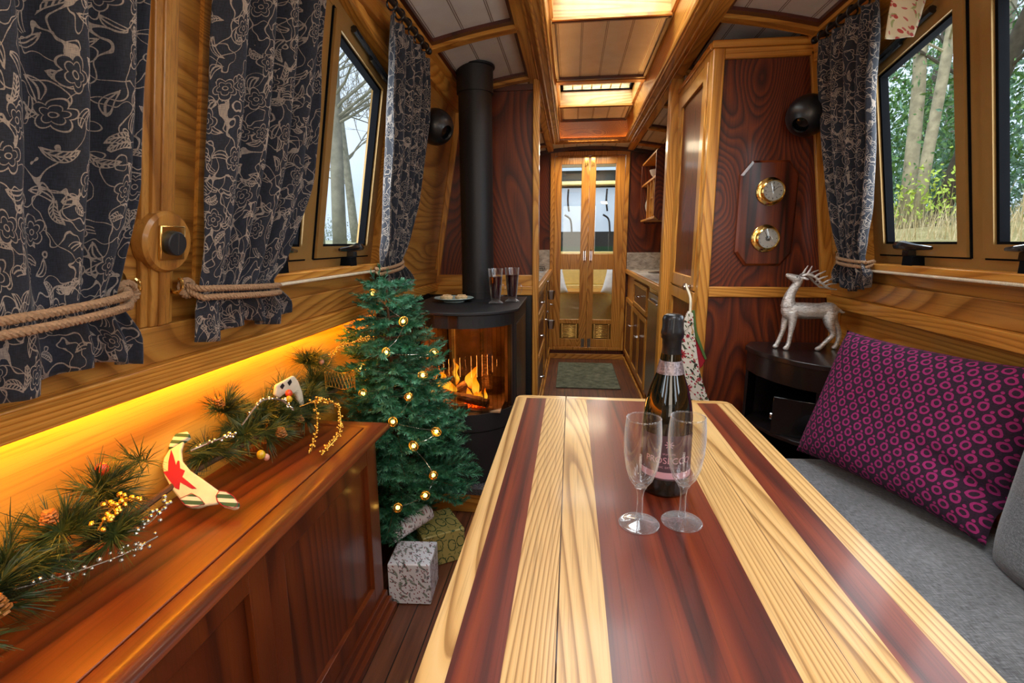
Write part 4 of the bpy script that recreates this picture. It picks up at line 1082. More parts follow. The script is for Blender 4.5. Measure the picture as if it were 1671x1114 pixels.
m.box(SX - SW + .03, SX + SW - .03, SYB - .012, SYB, .43, ZT - .013)
bow_band(m, .43, .792, 0, -.022, a2=(A_ * .93, A_), n=4); bow_band(m, .43, .792, 0, -.022, a2=(-A_, -A_ * .93), n=4)
obj('casing', m, M['stove'], ST, ang=20)
m = MB(); m.hexa([(SX + SW + .0035, SYC + .05, .36), (SX + SW - .004, SYC + .05, .36), (SX + SW - .0, SYB - .06, .36), (SX + SW + .008, SYB - .06, .36), (SX + SW + .0035, SYC + .05, .78), (SX + SW - .004, SYC + .05, .78), (SX + SW - .0, SYB - .06, .78), (SX + SW + .008, SYB - .06, .78)]); obj('side_slot', m, M['black'], ST, smooth=False)
m = MB(); bow_band(m, .43, .792, -.006, -.010, a2=(-A_ * .93, A_ * .93)); obj('door_glass', m, M['stoveglass'], ST, ang=30)
m = MB(); m.box(SX - .17, SX + .17, SYB - .03, SYB - .013, .43, .79); m.box(SX - .195, SX - .18, SYC + .03, SYB - .02, .43, .79); m.box(SX + .18, SX + .195, SYC + .03, SYB - .02, .43, .79); m.box(SX - .18, SX + .18, SYC - .12, SYB - .02, .43, .437); obj('firebrick_lining', m, M['brick'], ST, smooth=False)
def log(p0, p1, r, seed, nm='log', mat='log'):
    a, b = Vector(p0), Vector(p1); q = [a.lerp(b, k / 10) + Vector((0, 0, .004 * mnoise.noise(Vector((k * .6, seed, 0))))) for k in range(11)]
    m = MB(); m.tube(q, [r * (1 + .22 * mnoise.noise(Vector((k * .9, seed, 4)))) for k in range(11)], 9); return m
LG = (((-.62, 2.16, .462), (-.50, 2.12, .452), .022, 'pale split log lying at the left of the fire'), ((-.56, 2.20, .485), (-.34, 2.14, .462), .020, 'dark bark log lying across the front of the fire'),
      ((-.49, 2.095, .455), (-.42, 2.10, .455), .015, 'short pale log end lying at the front of the fire'), ((-.52, 2.20, .475), (-.42, 2.24, .54), .018, 'charred log propped up in the middle of the fire'),
      ((-.37, 2.33, .46), (-.40, 2.44, .60), .028, 'brown log leaning on the right side of the firebox'), ((-.60, 2.34, .46), (-.53, 2.42, .56), .03, 'brown log leaning on the left side of the firebox'))
for i, (a, b, r, lab) in enumerate(LG):
    o = obj('fire_log', log(a, b, r, i * 3.3), M['brick'] if i in (0,) else M['log'], None, at=a); tag(o, lab, 'log', 'logs burning in the stove')
def flame(x, y, z, h, w, seed):
    m = MB(); n = 14
    pr = [(w * math.sin(PI * min(1, (k / n) ** .75)) ** .8 * (1 - .25 * k / n) if 0 < k < n else 0.0, h * k / n) for k in range(n + 1)]
    m.lathe([(max(r, 1e-5), zz) for r, zz in pr], (x, y, z), 12)
    m.v = [(x + (v[0] - x) + (v[2] - z) * .5 * mnoise.noise(Vector(((v[2] - z) * 22, seed, 0))), y + (v[1] - y) * .5, v[2]) for v in m.v]
    return m
FL = ((-.575, 2.235, .47, .105, .015), (-.555, 2.25, .47, .115, .018), (-.535, 2.24, .47, .09, .016), (-.505, 2.27, .50, .125, .012), (-.50, 2.20, .48, .05, .02), (-.425, 2.22, .50, .105, .026), (-.405, 2.21, .47, .10, .018), (-.435, 2.19, .45, .065, .016), (-.40, 2.18, .45, .05, .022), (-.36, 2.19, .455, .06, .008), (-.38, 2.20, .45, .05, .012), (-.60, 2.22, .46, .06, .01))
FR_ = thing('fire', 'orange and yellow flames burning over the logs in the stove', 'fire', (-.47, 2.22, .45))
for i, f in enumerate(FL): obj('flame', flame(*f, i * 1.7), M['flame'], FR_)
# embers: glowing bed
m = MB(); 
for k in range(60): m.ball((-.40 + random.uniform(-.05, .05), 2.17 + random.uniform(-.03, .03), .442 + random.uniform(0, .006)), random.uniform(.003, .006), 6)
e = obj('ember_bed', m, emis('ember', '#ff5a08', 4), FR_)
li = bpy.data.lights.new('fire_light', 'POINT'); li.color = (1, .42, .1); li.energy = 6.0; li.shadow_soft_size = .05
lo = bpy.data.objects.new('fire_light', li); COL.objects.link(lo); lo.location = (-.46, 2.1, .60)
FX, FY = -.462, 2.515
for o in list(COL.objects):
    if o.name.split('.')[0] in ('fire_log', 'fire'): o.location.y -= .105
FU = thing('flue_pipe', 'black round flue pipe rising from the stove to the ceiling', 'flue', (FX, FY, ZT))
m = MB(); m.tube([(FX, FY, ZT + .001), (FX, FY, 1.83)], .079, 40); obj('pipe', m, M['stove'], FU)
m = MB(); m.lathe([(.0795, .0), (.082, .0), (.082, .006), (.0795, .006)], (FX, FY, ZT + .03), 40); obj('joint_ring', m, M['stove'], FU)
m = MB(); m.lathe([(.080, 0), (.0855, 0), (.0855, .11), (.094, .112), (.094, .12), (.080, .12)], (FX, FY, 1.812), 40); obj('ceiling_collar', m, M['stove'], FU)

# plate with two mince pies
PL = (-.548, 2.345, ZT)
m = MB(); m.lathe([(0, .0), (.05, .0), (.052, .004), (.09, .016), (.094, .018), (.092, .020), (.05, .0075), (0, .006)], PL, 40)
o = obj('plate', m, M['blueplate'], None, at=PL); tag(o, 'pale blue plate with a cream rim standing on the stove top', 'plate')
for k, (dx, dy) in enumerate(((-.034, -.004), (.034, .006))):
    m = MB(); m.lathe([(0, 0), (.024, 0), (.031, .016), (.030, .019), (.02, .022), (0, .0225)], (PL[0] + dx, PL[1] + dy, PL[2] + .0065), 20)
    P = []
    for a in range(5): P += [(.022 * math.cos(a * 2 * PI / 5 + .3 + j * .63), .022 * math.sin(a * 2 * PI / 5 + .3 + j * .63)) if j == 0 else (.010 * math.cos(a * 2 * PI / 5 + .93), .010 * math.sin(a * 2 * PI / 5 + .93)) for j in range(2)]
    t = thing('mince_pie', '%s of the two star-topped mince pies on the blue plate' % ('left' if k == 0 else 'right'), 'pie', (PL[0] + dx, PL[1] + dy, PL[2] + .0065), 'mince pies on the plate')
    obj('crust', m, M['pastry'], t, ang=60)
    s = MB(); s.prism([(PL[0] + dx + p[0], PL[1] + dy + p[1]) for p in P], PL[2] + .028, PL[2] + .0325, 'z'); obj('pastry_star', s, M['pastry'], t, bevel=.001)
# mulled wine glasses
for k, (x, y) in enumerate(((-.338, 2.275), (-.272, 2.355))):
    t = thing('wine_mug', '%s glass mug of dark mulled wine on the stove top' % ('left, nearer' if k == 0 else 'right'), 'glass', (x, y, ZT), 'mulled wine glasses on the stove')
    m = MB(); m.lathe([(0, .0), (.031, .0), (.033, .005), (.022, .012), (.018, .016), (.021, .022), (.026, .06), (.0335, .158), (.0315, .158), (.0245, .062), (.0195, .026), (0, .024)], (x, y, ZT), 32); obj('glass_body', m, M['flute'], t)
    m = MB(); m.lathe([(0, .0245), (.019, .0262), (.0243, .062), (.0292, .122 + .004 * k), (0, .122 + .004 * k)], (x, y, ZT), 32); obj('mulled_wine', m, M['wine'], t, ang=40)
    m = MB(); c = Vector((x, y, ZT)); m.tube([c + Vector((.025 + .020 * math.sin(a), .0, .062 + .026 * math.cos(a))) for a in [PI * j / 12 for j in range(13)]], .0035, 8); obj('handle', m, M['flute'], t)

# ------------------------------------------------------------------ bottle and flutes
B = Vector((.179, .905, TZ)); 
BT = thing('prosecco_bottle', 'dark green sparkling wine bottle with black foil top on the table', 'bottle', tuple(B))
m = MB(); m.lathe([(0, .006), (.030, 0), (.040, .0), (.0435, .006), (.0445, .02), (.0445, .125), (.0435, .145), (.040, .168), (.033, .195), (.0235, .222), (.0185, .245), (.0165, .262), (0, .262)], B, 56); obj('glass_body', m, M['bottle'], BT, ang=60)
m = MB(); m.lathe([(.0172, .222 + .018), (.0178, .245), (.0168, .262), (.0165, .282), (.019, .286), (.0198, .296), (.0182, .302), (.0178, .318), (.0165, .324), (.010, .327), (0, .3275)], B, 40)
m.v = [tuple(Vector(v) + (Vector((v[0] - B.x, v[1] - B.y, 0)) * (.09 * mnoise.noise(Vector(v) * 160)) if v[2] - B.z > .283 else Vector((0, 0, 0)))) for v in m.v]
obj('foil_capsule', m, M['foil'], BT, ang=60)
m = MB(); m.lathe([(.0235, .222), (.0245, .222), (.0193, .245), (.0183, .245)], B, 40, closed=True); obj('neck_band', m, M['bandsilver'], BT)
def wrap(m, z0, z1, half, r=.0447, cen=-PI / 2 - .06, n=24):
    m.grid(lambda u, v: B + Vector((r * math.cos(cen - half + 2 * half * u), r * math.sin(cen - half + 2 * half * u), z0 + (z1 - z0) * v)), n, 4)
m = MB(); wrap(m, .035, .118, 1.25, .0450); LB = obj('label', m, M['label'], BT)
m = MB(); wrap(m, .038, .050, 1.25, .0453); obj('label_band', m, M['labelpink'], LB)
def bottle_text(txt, size, zc, nm):
    cu = bpy.data.curves.new(nm, 'FONT'); cu.body = txt; cu.size = size; cu.align_x = 'CENTER'; cu.resolution_u = 3
    to = bpy.data.objects.new(nm, cu); COL.objects.link(to)
    dg = bpy.context.evaluated_depsgraph_get(); me = bpy.data.meshes.new_from_object(to.evaluated_get(dg)); bpy.data.objects.remove(to)
    bm = bmesh.new(); bm.from_mesh(me); bmesh.ops.subdivide_edges(bm, edges=[e for e in bm.edges if e.calc_length() > .003], cuts=3)
    mm = MB(); r = .0456; cen = -PI / 2 - .06
    vs = [(r * math.cos(cen + v.co.x / r) + B.x, r * math.sin(cen + v.co.x / r) + B.y, B.z + zc + v.co.y) for v in bm.verts]
    bm.verts.index_update(); mm.add(vs, [tuple(v.index for v in f.verts) for f in bm.faces]); bm.free(); bpy.data.meshes.remove(me)
    obj(nm, mm, M['labelpink'], LB, smooth=False, merge=False)
bottle_text('PROSECCO', .0165, .067, 'label_name'); bottle_text('DOC  EXTRA DRY', .005, .058, 'label_small_text'); bottle_text('SPUMANTE', .0045, .083, 'label_small_text')
m = MB()
for k in range(5):
    a = k * 2 * PI / 5
    for j in range(12):
        pass
def crest(m, zc, s):
    r = .0456; cen = -PI / 2 - .06
    def P(u, v): return (B.x + r * math.cos(cen + u / r), B.y + r * math.sin(cen + u / r), B.z + zc + v)
    for a in range(8):
        t = a * PI / 4; c, q = math.cos(t), math.sin(t)
        pts = [(0, 0), (.35, .12), (.8, .1), (1, 0), (.8, -.1), (.35, -.12)]
        m.add([P(s * (x * c - y * q), s * (x * q + y * c)) for x, y in pts], [tuple(range(6))])
crest(m, .102, .0085); obj('label_crest', m, M['labelpink'], LB, smooth=False)
for k, (x, y) in enumerate(((.117, .772), (.187, .785))):
    F = Vector((x, y, TZ))
    t = thing('champagne_flute', '%s empty champagne flute in front of the bottle' % ('left' if k == 0 else 'right'), 'glass', tuple(F), 'champagne flutes on the table')
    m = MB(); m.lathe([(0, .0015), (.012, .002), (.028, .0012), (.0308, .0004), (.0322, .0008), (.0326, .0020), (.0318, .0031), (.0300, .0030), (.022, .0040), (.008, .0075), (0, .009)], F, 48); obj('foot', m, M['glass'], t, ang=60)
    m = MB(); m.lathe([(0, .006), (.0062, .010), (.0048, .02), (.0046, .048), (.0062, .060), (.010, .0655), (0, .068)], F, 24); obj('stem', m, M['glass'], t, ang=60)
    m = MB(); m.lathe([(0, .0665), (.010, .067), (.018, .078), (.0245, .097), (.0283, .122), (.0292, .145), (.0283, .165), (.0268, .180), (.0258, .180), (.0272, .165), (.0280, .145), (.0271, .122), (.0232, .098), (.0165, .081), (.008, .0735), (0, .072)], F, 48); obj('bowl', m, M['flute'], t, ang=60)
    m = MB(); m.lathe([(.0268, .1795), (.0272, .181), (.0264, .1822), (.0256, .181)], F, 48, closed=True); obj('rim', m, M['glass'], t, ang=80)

# ------------------------------------------------------------------ speakers
def speaker(c, wallp, lab, look):
    c = Vector(c); look = Vector(look).normalized()
    t = thing('ball_speaker', lab, 'speaker', tuple(c), 'round black speakers')
    n = 28; r = .075; pr = []
    for k in range(22):
        a = PI * k / 24; pr.append((r * math.sin(a), -r * math.cos(a)))
    pr += [(.041, .062), (.038, .060), (.034, .052), (0, .050)]
    m = MB(); m.lathe(pr, c, 36, look); obj('body', m, M['black'], t, ang=60)
    m = MB(); m.lathe([(0.0001, .051), (.033, .053), (.03, .055), (0.0001, .0545)], c, 28, look); obj('grille', m, M['blackgloss'], t)
    m = MB(); w_ = Vector(wallp); m.tube([c + (w_ - c).normalized() * .06, w_], .012, 10); m.lathe([(0, 0), (.024, 0), (.02, .008), (0, .008)], w_, 18, c - w_); obj('bracket', m, M['black'], t)
speaker((-.585, 2.25, 1.616), (wx(-1, 1.61) + .001, 2.29, 1.61), 'round black speaker on the left wall beside the flue', (.75, -.45, -.42))
speaker((.868, 2.135, 1.592), (.88, YR + .01, 1.592), 'round black speaker high on the right mahogany partition', (-.6, -.6, -.62))

# ------------------------------------------------------------------ clock board
CB = thing('instrument_board', 'octagonal mahogany board holding two brass instruments on the partition', 'plaque', (.745, YR, 1.25))
y0 = YR + .012; c = .042
x0, x1, z0, z1 = .670, .893, 1.033, 1.447
def octp(d): return [(x0 + c + d * .4, z0 + d), (x1 - c - d * .4, z0 + d), (x1 - d, z0 + c * 1.3 + d * .4), (x1 - d, z1 - c * 1.3 - d * .4), (x1 - c - d * .4, z1 - d), (x0 + c + d * .4, z1 - d), (x0 + d, z1 - c * 1.3 - d * .4), (x0 + d, z0 + c * 1.3 + d * .4)]
m = MB(); A, Bp = octp(0), octp(.009); n = 8
vs = [(p[0], y0 - .001, p[1]) for p in A] + [(p[0], y0 - .012, p[1]) for p in A] + [(p[0], y0 - .021, p[1]) for p in Bp]
fs = [tuple(range(8)), tuple(range(16, 24))[::-1]]
for L in (0, 8):
    for i in range(8): fs.append((L + i, L + (i + 1) % 8, L + 8 + (i + 1) % 8, L + 8 + i))
m.add(vs, fs); obj('board', m, M['mahboard'], CB, smooth=False)
yb = y0 - .021
def instrument(cx_, cz, nm, lab, kind):
    t = thing(nm, lab, kind, (cx_, yb, cz))
    C_ = (cx_, yb - .0005, cz)
    m = MB(); m.lathe([(.02, 0), (.053, 0), (.055, .003), (.051, .006), (.041, .008), (.0415, .028), (.044, .030), (.044, .036), (.040, .039), (.038, .036), (.0375, .030), (.02, .029)], C_, 48, (0, -1, 0)); obj('brass_case', m, M['brass'], t, ang=40)
    m = MB(); m.lathe([(0, .0295), (.038, .0295), (.038, .0305), (0, .0305)], C_, 40, (0, -1, 0)); obj('dial', m, M['dial'], t)
    yd = yb - .0315
    def bar(m, a, r0, r1, w, dy=0):
        q = Matrix.Rotation(a, 3, 'Y'); m.obox(Vector((cx_, yd - dy, cz)) + q @ Vector((0, 0, (r0 + r1) / 2)), (w, .0008, r1 - r0), q)
    m = MB()
    for k in range(12): bar(m, k * PI / 6, .026 if kind == 'clock' else .031, .033 if kind == 'clock' else .0345, .0016 if k % 3 else .0024)
    obj('hour_marks' if kind == 'clock' else 'scale', m, M['ink'], t, smooth=False)
    m = MB()
    if kind == 'clock': bar(m, math.radians(52), -.005, .026, .0016, .001); bar(m, math.radians(4), -.003, .017, .0026, .0018); bar(m, math.radians(257), -.006, .028, .0007, .0025)
    else:
        bar(m, math.radians(-28), -.012, .027, .0016, .001)
        for k in range(10): bar(m, k * .63, .004, .011, .003, .0005)
    obj('hands', m, M['ink'], t, smooth=False)
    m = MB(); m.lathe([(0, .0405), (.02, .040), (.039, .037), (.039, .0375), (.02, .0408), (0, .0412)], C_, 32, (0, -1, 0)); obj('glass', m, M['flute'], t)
    for s in (-1, 1): 
        m = MB(); m.ball((cx_ + .048 * s, yb - .005, cz), .0022, 8); m.ball((cx_, yb - .005, cz + .048 * s), .0022, 8); obj('screw', m, M['brassold'], t)
instrument(.786, 1.327, 'ship_clock', 'round brass clock with silver dial, upper instrument on the board', 'clock')
instrument(.782, 1.143, 'barometer', 'round brass barometer with open centre, lower instrument on the board', 'barometer')

# ------------------------------------------------------------------ brass light switch on a round block
SX_ = wx(-1, 1.137); axw = Vector((1, 0, -.17)).normalized()
SWI = thing('light_switch', 'black rotary switch on a square brass plate on a round wooden block', 'switch', (SX_, .835, 1.137))
c0 = Vector((SX_, .835, 1.137)) + axw * .012
m = MB(); m.lathe([(0, -.010), (.054, -.010), (.054, .010), (.049, .016), (0, .016)], c0, 48, axw); obj('wooden_block', m, M['elmZ'], SWI, bevel=0, ang=25)
c1 = c0 + axw * .016; q = Matrix((Vector((0, 1, 0)).cross(axw), Vector((0, 1, 0)), axw)).transposed()
m = MB(); m.obox(c1 + axw * .003, (.060, .056, .006), q)
sm = obj('brass_plate', m, M['brass'], SWI, bevel=.002, seg=2)
m = MB(); m.lathe([(0, .006), (.0215, .006), (.0208, .014), (.0195, .0155), (0, .0155)], c1, 32, axw); obj('black_dial', m, M['ink'], SWI, ang=30)
m = MB(); m.obox(c1 + axw * .0157, (.036, .001, .001), q); obj('pointer_line', m, M['steel'], SWI)
# ------------------------------------------------------------------ curtains, rods, ropes
def interp(keys, z):
    keys = sorted(keys)
    if z <= keys[0][0]: return keys[0][1]
    for (a, p), (b, q) in zip(keys, keys[1:]):
        if z <= b:
            t = (z - a) / (b - a); t = t * t * (3 - 2 * t) * .5 + t * .5; return p + (q - p) * t
    return keys[-1][1]
def curtain(side, lab, L, R, folds, ztop_, zbot, tie=1.05, cw=.9, seed=0, thick_mid=.022, hem_wave=.02, grp='floral curtains'):
    yc = (interp(L, tie) + interp(R, tie)) / 2
    t = thing('curtain', lab, 'curtain', (wx(side, tie, -.06), yc, zbot), grp)
    m = MB(); nu, nv = 150, 90; H = ztop_ - zbot
    amp_k = [(zbot, .020), (tie - .035, .018), (tie, .012), (tie + .06, .020), (1.35, thick_mid), (ztop_ - .1, thick_mid), (ztop_, .012)]
    off_k = [(zbot, .062), (tie - .03, .058), (tie, .054), (tie + .1, .062), (1.4, .062), (ztop_, .058)]
    def f(u, v):
        z = zbot + H * v + (hem_wave * math.sin(u * 9 + seed) * (1 - v) ** 6 * .6)
        yl, yr = interp(L, z), interp(R, z)
        ph = 2 * PI * folds * (u + .035 * math.sin(5 * u + seed) + .02 * mnoise.noise(Vector((u * 3, z * 2.2, seed))))
        a = interp(amp_k, z); 
        s_ = math.sin(ph); s_ = math.copysign(abs(s_) ** .8, s_)
        y = yl + (yr - yl) * u + .35 * (yr - yl) / folds * .5 * math.cos(ph) * .5
        d = interp(off_k, z) + a * s_ + .008 * mnoise.noise(Vector((u * 6, z * 5, seed + 3)))
        pinch = math.exp(-((z - tie) / .035) ** 2); e = (2 * u - 1) ** 2
        d += pinch * .014 * (1 - e) - .004 * pinch
        return Vector((wx(side, z) - side * max(d, .036), y, z))
    m.grid(f, nu, nv, lambda u, v: (u * cw, v * H))
    obj('cloth', m, M['curtain'], t, ang=80, mods=[('SOLIDIFY', dict(thickness=.0025, offset=0))])
    # gathered heading above the tape
    return t, yc
C1L = [(.93, .40), (1.05, .42), (1.2, .36), (1.5, .33), (1.9, .32)]; C1R = [(.93, .735), (.98, .735), (1.05, .70), (1.09, .708), (1.22, .736), (1.48, .748), (1.9, .755)]
curtain(-1, 'widest dark blue floral curtain at the far left edge, tied back with rope', C1L, C1R, 5, 1.84, .945, 1.05, seed=1.3, thick_mid=.032)
C2L = [(.95, .872), (1.0, .873), (1.05, .886), (1.1, .888), (1.24, .888), (1.5, .897), (1.9, .90)]; C2R = [(.95, 1.185), (.985, 1.185), (1.042, 1.112), (1.083, 1.144), (1.29, 1.235), (1.53, 1.246), (1.9, 1.24)]
curtain(-1, 'dark blue floral curtain between the brass switch and the left window', C2L, C2R, 4, 1.84, .955, 1.045, seed=4.1, thick_mid=.028)
C3L = [(.94, 1.87), (1.0, 1.84), (1.05, 1.80), (1.33, 1.74), (1.6, 1.68), (1.84, 1.63)]; C3R = [(.94, 2.12), (.975, 2.16), (1.06, 2.01), (1.3, 2.09), (1.6, 2.09), (1.84, 2.03)]
curtain(-1, 'narrow dark blue floral curtain above the Christmas tree, beside the black speaker', C3L, C3R, 5, 1.815, .95, 1.05, cw=.75, seed=2.2, thick_mid=.022)
C4L = [(.96, 1.855), (1.02, 1.84), (1.075, 1.885), (1.25, 1.815), (1.48, 1.77), (1.85, 1.72)]; C4R = [(.96, 2.08), (1.01, 2.10), (1.08, 2.035), (1.34, 2.095), (1.65, 2.11), (1.85, 2.105)]
curtain(1, 'dark blue floral curtain at the right window beside the clock panel', C4L, C4R, 5, 1.825, .965, 1.065, cw=.75, seed=6.5, thick_mid=.022)
# rods with rings
for side, y0, y1, lab in ((-1, -.2, 2.06, 'black curtain rod with rings along the top of the left wall'), (1, 0.0, 2.13, 'black curtain rod along the top of the right wall')):
    zr = 1.85; xr = wx(side, zr, -.052)
    t = thing('curtain_rod', lab, 'curtain rod', (xr, y1, zr))
    m = MB(); m.tube([(xr, y0, zr), (xr, y1, zr)], .008, 12); m.ball((xr, y1 + .008, zr), .013, 12); obj('rod', m, M['black'], t)
    m = MB(); m.tube([(xr, y1 - .03, zr), (wx(side, zr) - side * .02, y1 - .03, zr + .004)], .006, 8); obj('bracket', m, M['black'], t)
    spans = ((.34, .74, 4), (.92, 1.22, 4), (1.66, 2.01, 6)) if side < 0 else ((1.75, 2.08, 6),)
    for a, b, n in spans:
        for k in range(n):
            y = a + (b - a) * k / (n - 1); m = MB()
            m.tube([(xr + .016 * math.cos(q), y + .003 * math.sin(q * 2), zr - .006 + .016 * math.sin(q)) for q in [2 * PI * j / 16 for j in range(16)]], .003, 6, closed=True); obj('ring', m, M['black'], t)
# rope tie-backs with brass hooks
def tieback(side, yl, yr, hook_y, tie, lab, dep=.092, hlab=None, low=.012):
    Y0, Y1 = yl - .012, yr + .012; n = 18
    t = thing('rope_tieback', lab, 'rope', (wx(side, tie, -.06), hook_y, tie), 'rope curtain tie-backs')
    far = Y0 if abs(hook_y - Y1) < abs(hook_y - Y0) else Y1; near = Y1 if far == Y0 else Y0
    for k, (dz, dd) in enumerate(((0, 0), (-.016, .004))):
        pts = [(wx(side, tie + .006) - side * .03, hook_y, tie + .008 + dz * .4)]
        for j in range(n + 1):
            u = j / n; y = near + (far - near) * u
            d = .03 + (dep + dd - .03) * (max(0, math.sin(PI * (.06 + .88 * u)))) ** .45
            z = tie + dz + low * (1 - 2 * u) * .6 - .004
            pts.append((wx(side, z) - side * d, y, z))
        pts.append((wx(side, tie) - side * .02, far - (far - near) * .12, tie + dz * .5 - low * .6))
        m = MB(); rope(m, bez(pts, 6), .0062, .020); obj('strand', m, M['rope'], t)
    m = MB(); c = Vector((wx(side, tie) - side * .032, hook_y, tie + .004))
    rope(m, [c + Vector((0, .016 * math.cos(a), .014 * math.sin(a))) for a in [2 * PI * j / 20 for j in range(21)]], .0062, .02); obj('knot', m, M['rope'], t)
    h = thing('brass_hook', hlab or lab, 'hook', (wx(side, tie), hook_y, tie), 'brass tie-back hooks')
    m = MB(); q = Vector((0, 0, 1)).rotation_difference(Vector((-side, 0, -.17)).normalized()).to_matrix()
    cc = Vector((wx(side, tie + .01), hook_y + (.018 if hook_y > Y1 - .02 else -.018), tie + .012))
    m2 = MB(); m2.lathe([(0, 0), (.012, 0), (.0125, .002), (.010, .004), (0, .0045)], (0, 0, 0), 20)
    m.add([cc + q @ Vector((p[0] * 1.9, p[1], p[2])) for p in m2.v], m2.f); obj('backplate', m, M['brassold'], h)
    m = MB(); a = cc + Vector((-side * .002, 0, -.004)); s = -side
    m.tube(bez([a, a + Vector((s * .014, 0, -.010)), a + Vector((s * .030, 0, -.006)), a + Vector((s * .034, 0, .010)), a + Vector((s * .030, 0, .016))], 5), .0035, 8)
    for dz in (.017, -.017): m.ball(cc + Vector((s * .003, 0, dz)), .003, 8)
    m.ball(cc + Vector((s * .0015, -.022, .004)), .003, 8); obj('hook', m, M['brass'], h)
tieback(-1, .42, .70, .745, 1.05, 'pale rope tie-back round the widest curtain at the far left', .10, 'brass hook to the left of the wooden switch block')
tieback(-1, .886, 1.115, .875, 1.045, 'pale rope tie-back on the curtain left of the left window', .095, 'brass hook to the right of the wooden switch block')
tieback(-1, 1.80, 2.01, 2.04, 1.052, 'pale rope tie-back on the narrow curtain just above the tree top', .088, 'brass hook on the left wall just above the tree', low=.02)
tieback(1, 1.88, 2.04, 2.10, 1.07, 'pale rope tie-back on the curtain beside the clock panel', .085, 'brass hook on the right wall beside the clock panel')
for side, a, b, lab in ((-1, .92, 1.86, 'white coiled curtain wire stretched under the left window'), (1, .95, 1.94, 'white coiled curtain wire stretched under the right window')):
    z = 1.030; m = MB(); rope(m, [(wx(side, z) - side * .032, a, z), (wx(side, z) - side * .032, b, z)], .0045, .006, 1, 6, 6)
    m.tube([(wx(side, z) - side * .032, a, z), (wx(side, z) - side * .032, b, z)], .0035, 8)
    o = obj('curtain_wire', m, M['hessian'], None, at=(wx(side, z), a, z)); tag(o, lab, 'curtain wire')

# ------------------------------------------------------------------ conifer foliage helper
def twig(mb, p0, d, L, nl, n, w=.0009, droop=0, spread=.9, ring=True, both=True):
    """thin stem with needles; n needles of length nl"""
    d = Vector(d).normalized(); up = d.orthogonal().normalized(); bn = d.cross(up)
    p0 = Vector(p0)
    vs = []; fs = []
    for i in range(n):
        t = (i + random.random()) / n
        a = random.random() * 2 * PI
        p = p0 + d * (L * t) + Vector((0, 0, -droop * t * t * L))
        r = (up * math.cos(a) + bn * math.sin(a))
        q = (r * spread + d * (.55 + .7 * t + random.uniform(-.15, .15))).normalized()
        l = nl * random.uniform(.75, 1.15) * (1 - .25 * t)
        sd = q.cross(d).normalized() * w if q.cross(d).length > 1e-4 else up * w
        b = len(vs)
        e = p + q * l
        vs += [p - sd, p + sd, e + sd * .5, e - sd * .5]; fs.append((b, b + 1, b + 2, b + 3))
    mb.add(vs, fs)

# ------------------------------------------------------------------ Christmas tree
TX, TY = -.615, 1.665; TH = 1.055
CT_ = thing('christmas_tree', 'small artificial green Christmas tree between the sideboard and the stove', 'christmas tree', (TX, TY, 0))
m = MB(); m.tube([(TX, TY, .02), (TX, TY, .5), (TX + .005, TY - .03, TH - .06)], [.012, .010, .003], 8); obj('trunk', m, M['bark'], CT_)
m = MB()
for a in (.2, 1.77, 3.34, 4.91):
    m.tube(bez([(TX, TY, .045), (TX + .09 * math.cos(a), TY + .09 * math.sin(a), .045), (TX + .17 * math.cos(a), TY + .17 * math.sin(a), .030), (TX + .19 * math.cos(a), TY + .19 * math.sin(a), .006)], 4), .006, 8)
m.tube([(TX, TY, .006), (TX, TY, .09)], .016, 12); obj('stand', m, M['black'], CT_)
fo = MB(); tw = MB()
def lim(x, y, z):
    if z > .85 and x < wx(-1, z) + .045: return False
    if x < -.785: return False
    if y < 1.37 and z < .64: return False
    if z < .07 or (z < .24 and x > -.515) or (z < .19 and y < 1.53): return False
    if x > -.30: return False
    if y > 1.925 : return False
    return True
random.seed(5)
for ti in range(25):
    z = .10 + (TH - .17) * (ti / 24) ** .95
    R = .285 * (1 - (z - .06) / (TH - .04)) ** .8 + .03
    nb = max(6, int(15 - 8 * ti / 24))
    for k in range(nb):
        a = 2 * PI * (k + .5 * (ti % 2) + random.uniform(-.25, .25)) / nb
        r = R * random.uniform(.82, 1.1); tilt = random.uniform(-.15, .22)
        d = Vector((math.cos(a), math.sin(a), tilt)).normalized()
        p = Vector((TX + .005 - .03 * max(0, z - .5), TY - .012 * z, z))
        # shorten against wall, sideboard and hearth
        while r > .05:
            e = p + d * (r + .015)
            if lim(e.x, e.y, e.z): break
            r *= .9
        if r <= .05: continue
        e = p + d * r; tw.tube([p, e], [.0025, .001], 4)
        nn = max(2, int(r / .026))
        for j in range(nn):
            t = (j + .7) / nn; q = p + d * (r * t)
            for s in (-1, 1):
                sd = Vector((-math.sin(a) * s, math.cos(a) * s, random.uniform(-.3, .5))).normalized()
                dd = (d * .9 + sd * random.uniform(.55, .95) + Vector((0, 0, random.uniform(-.15, .25)))).normalized()
                l = random.uniform(.045, .072) * (1 - .25 * t)
                ee = q + dd * l
                if t > .25 and lim(ee.x, ee.y, ee.z): twig(fo, q, dd, l, .0185, 36, .0014)
        twig(fo, p + d * r * .45, d, r * .6, .019, int(30 + 200 * r), .0010)
TX0 = TX; TX = TX - .022; twig(fo, (TX + .005, TY - .03, TH - .10), (0, 0, 1), .10, .022, 90, .0011)
twig(fo, (TX + .005, TY - .03, TH - .08), (.4, .1, 1), .07, .022, 50, .0011); twig(fo, (TX + .005, TY - .03, TH - .08), (-.4, -.2, 1), .07, .022, 50, .0011); TX = TX0
obj('branches', tw, M['bark'], CT_, smooth=False, merge=False); o = obj('needles', fo, M['fir'], CT_, smooth=False, merge=False); o['kind'] = 'stuff'
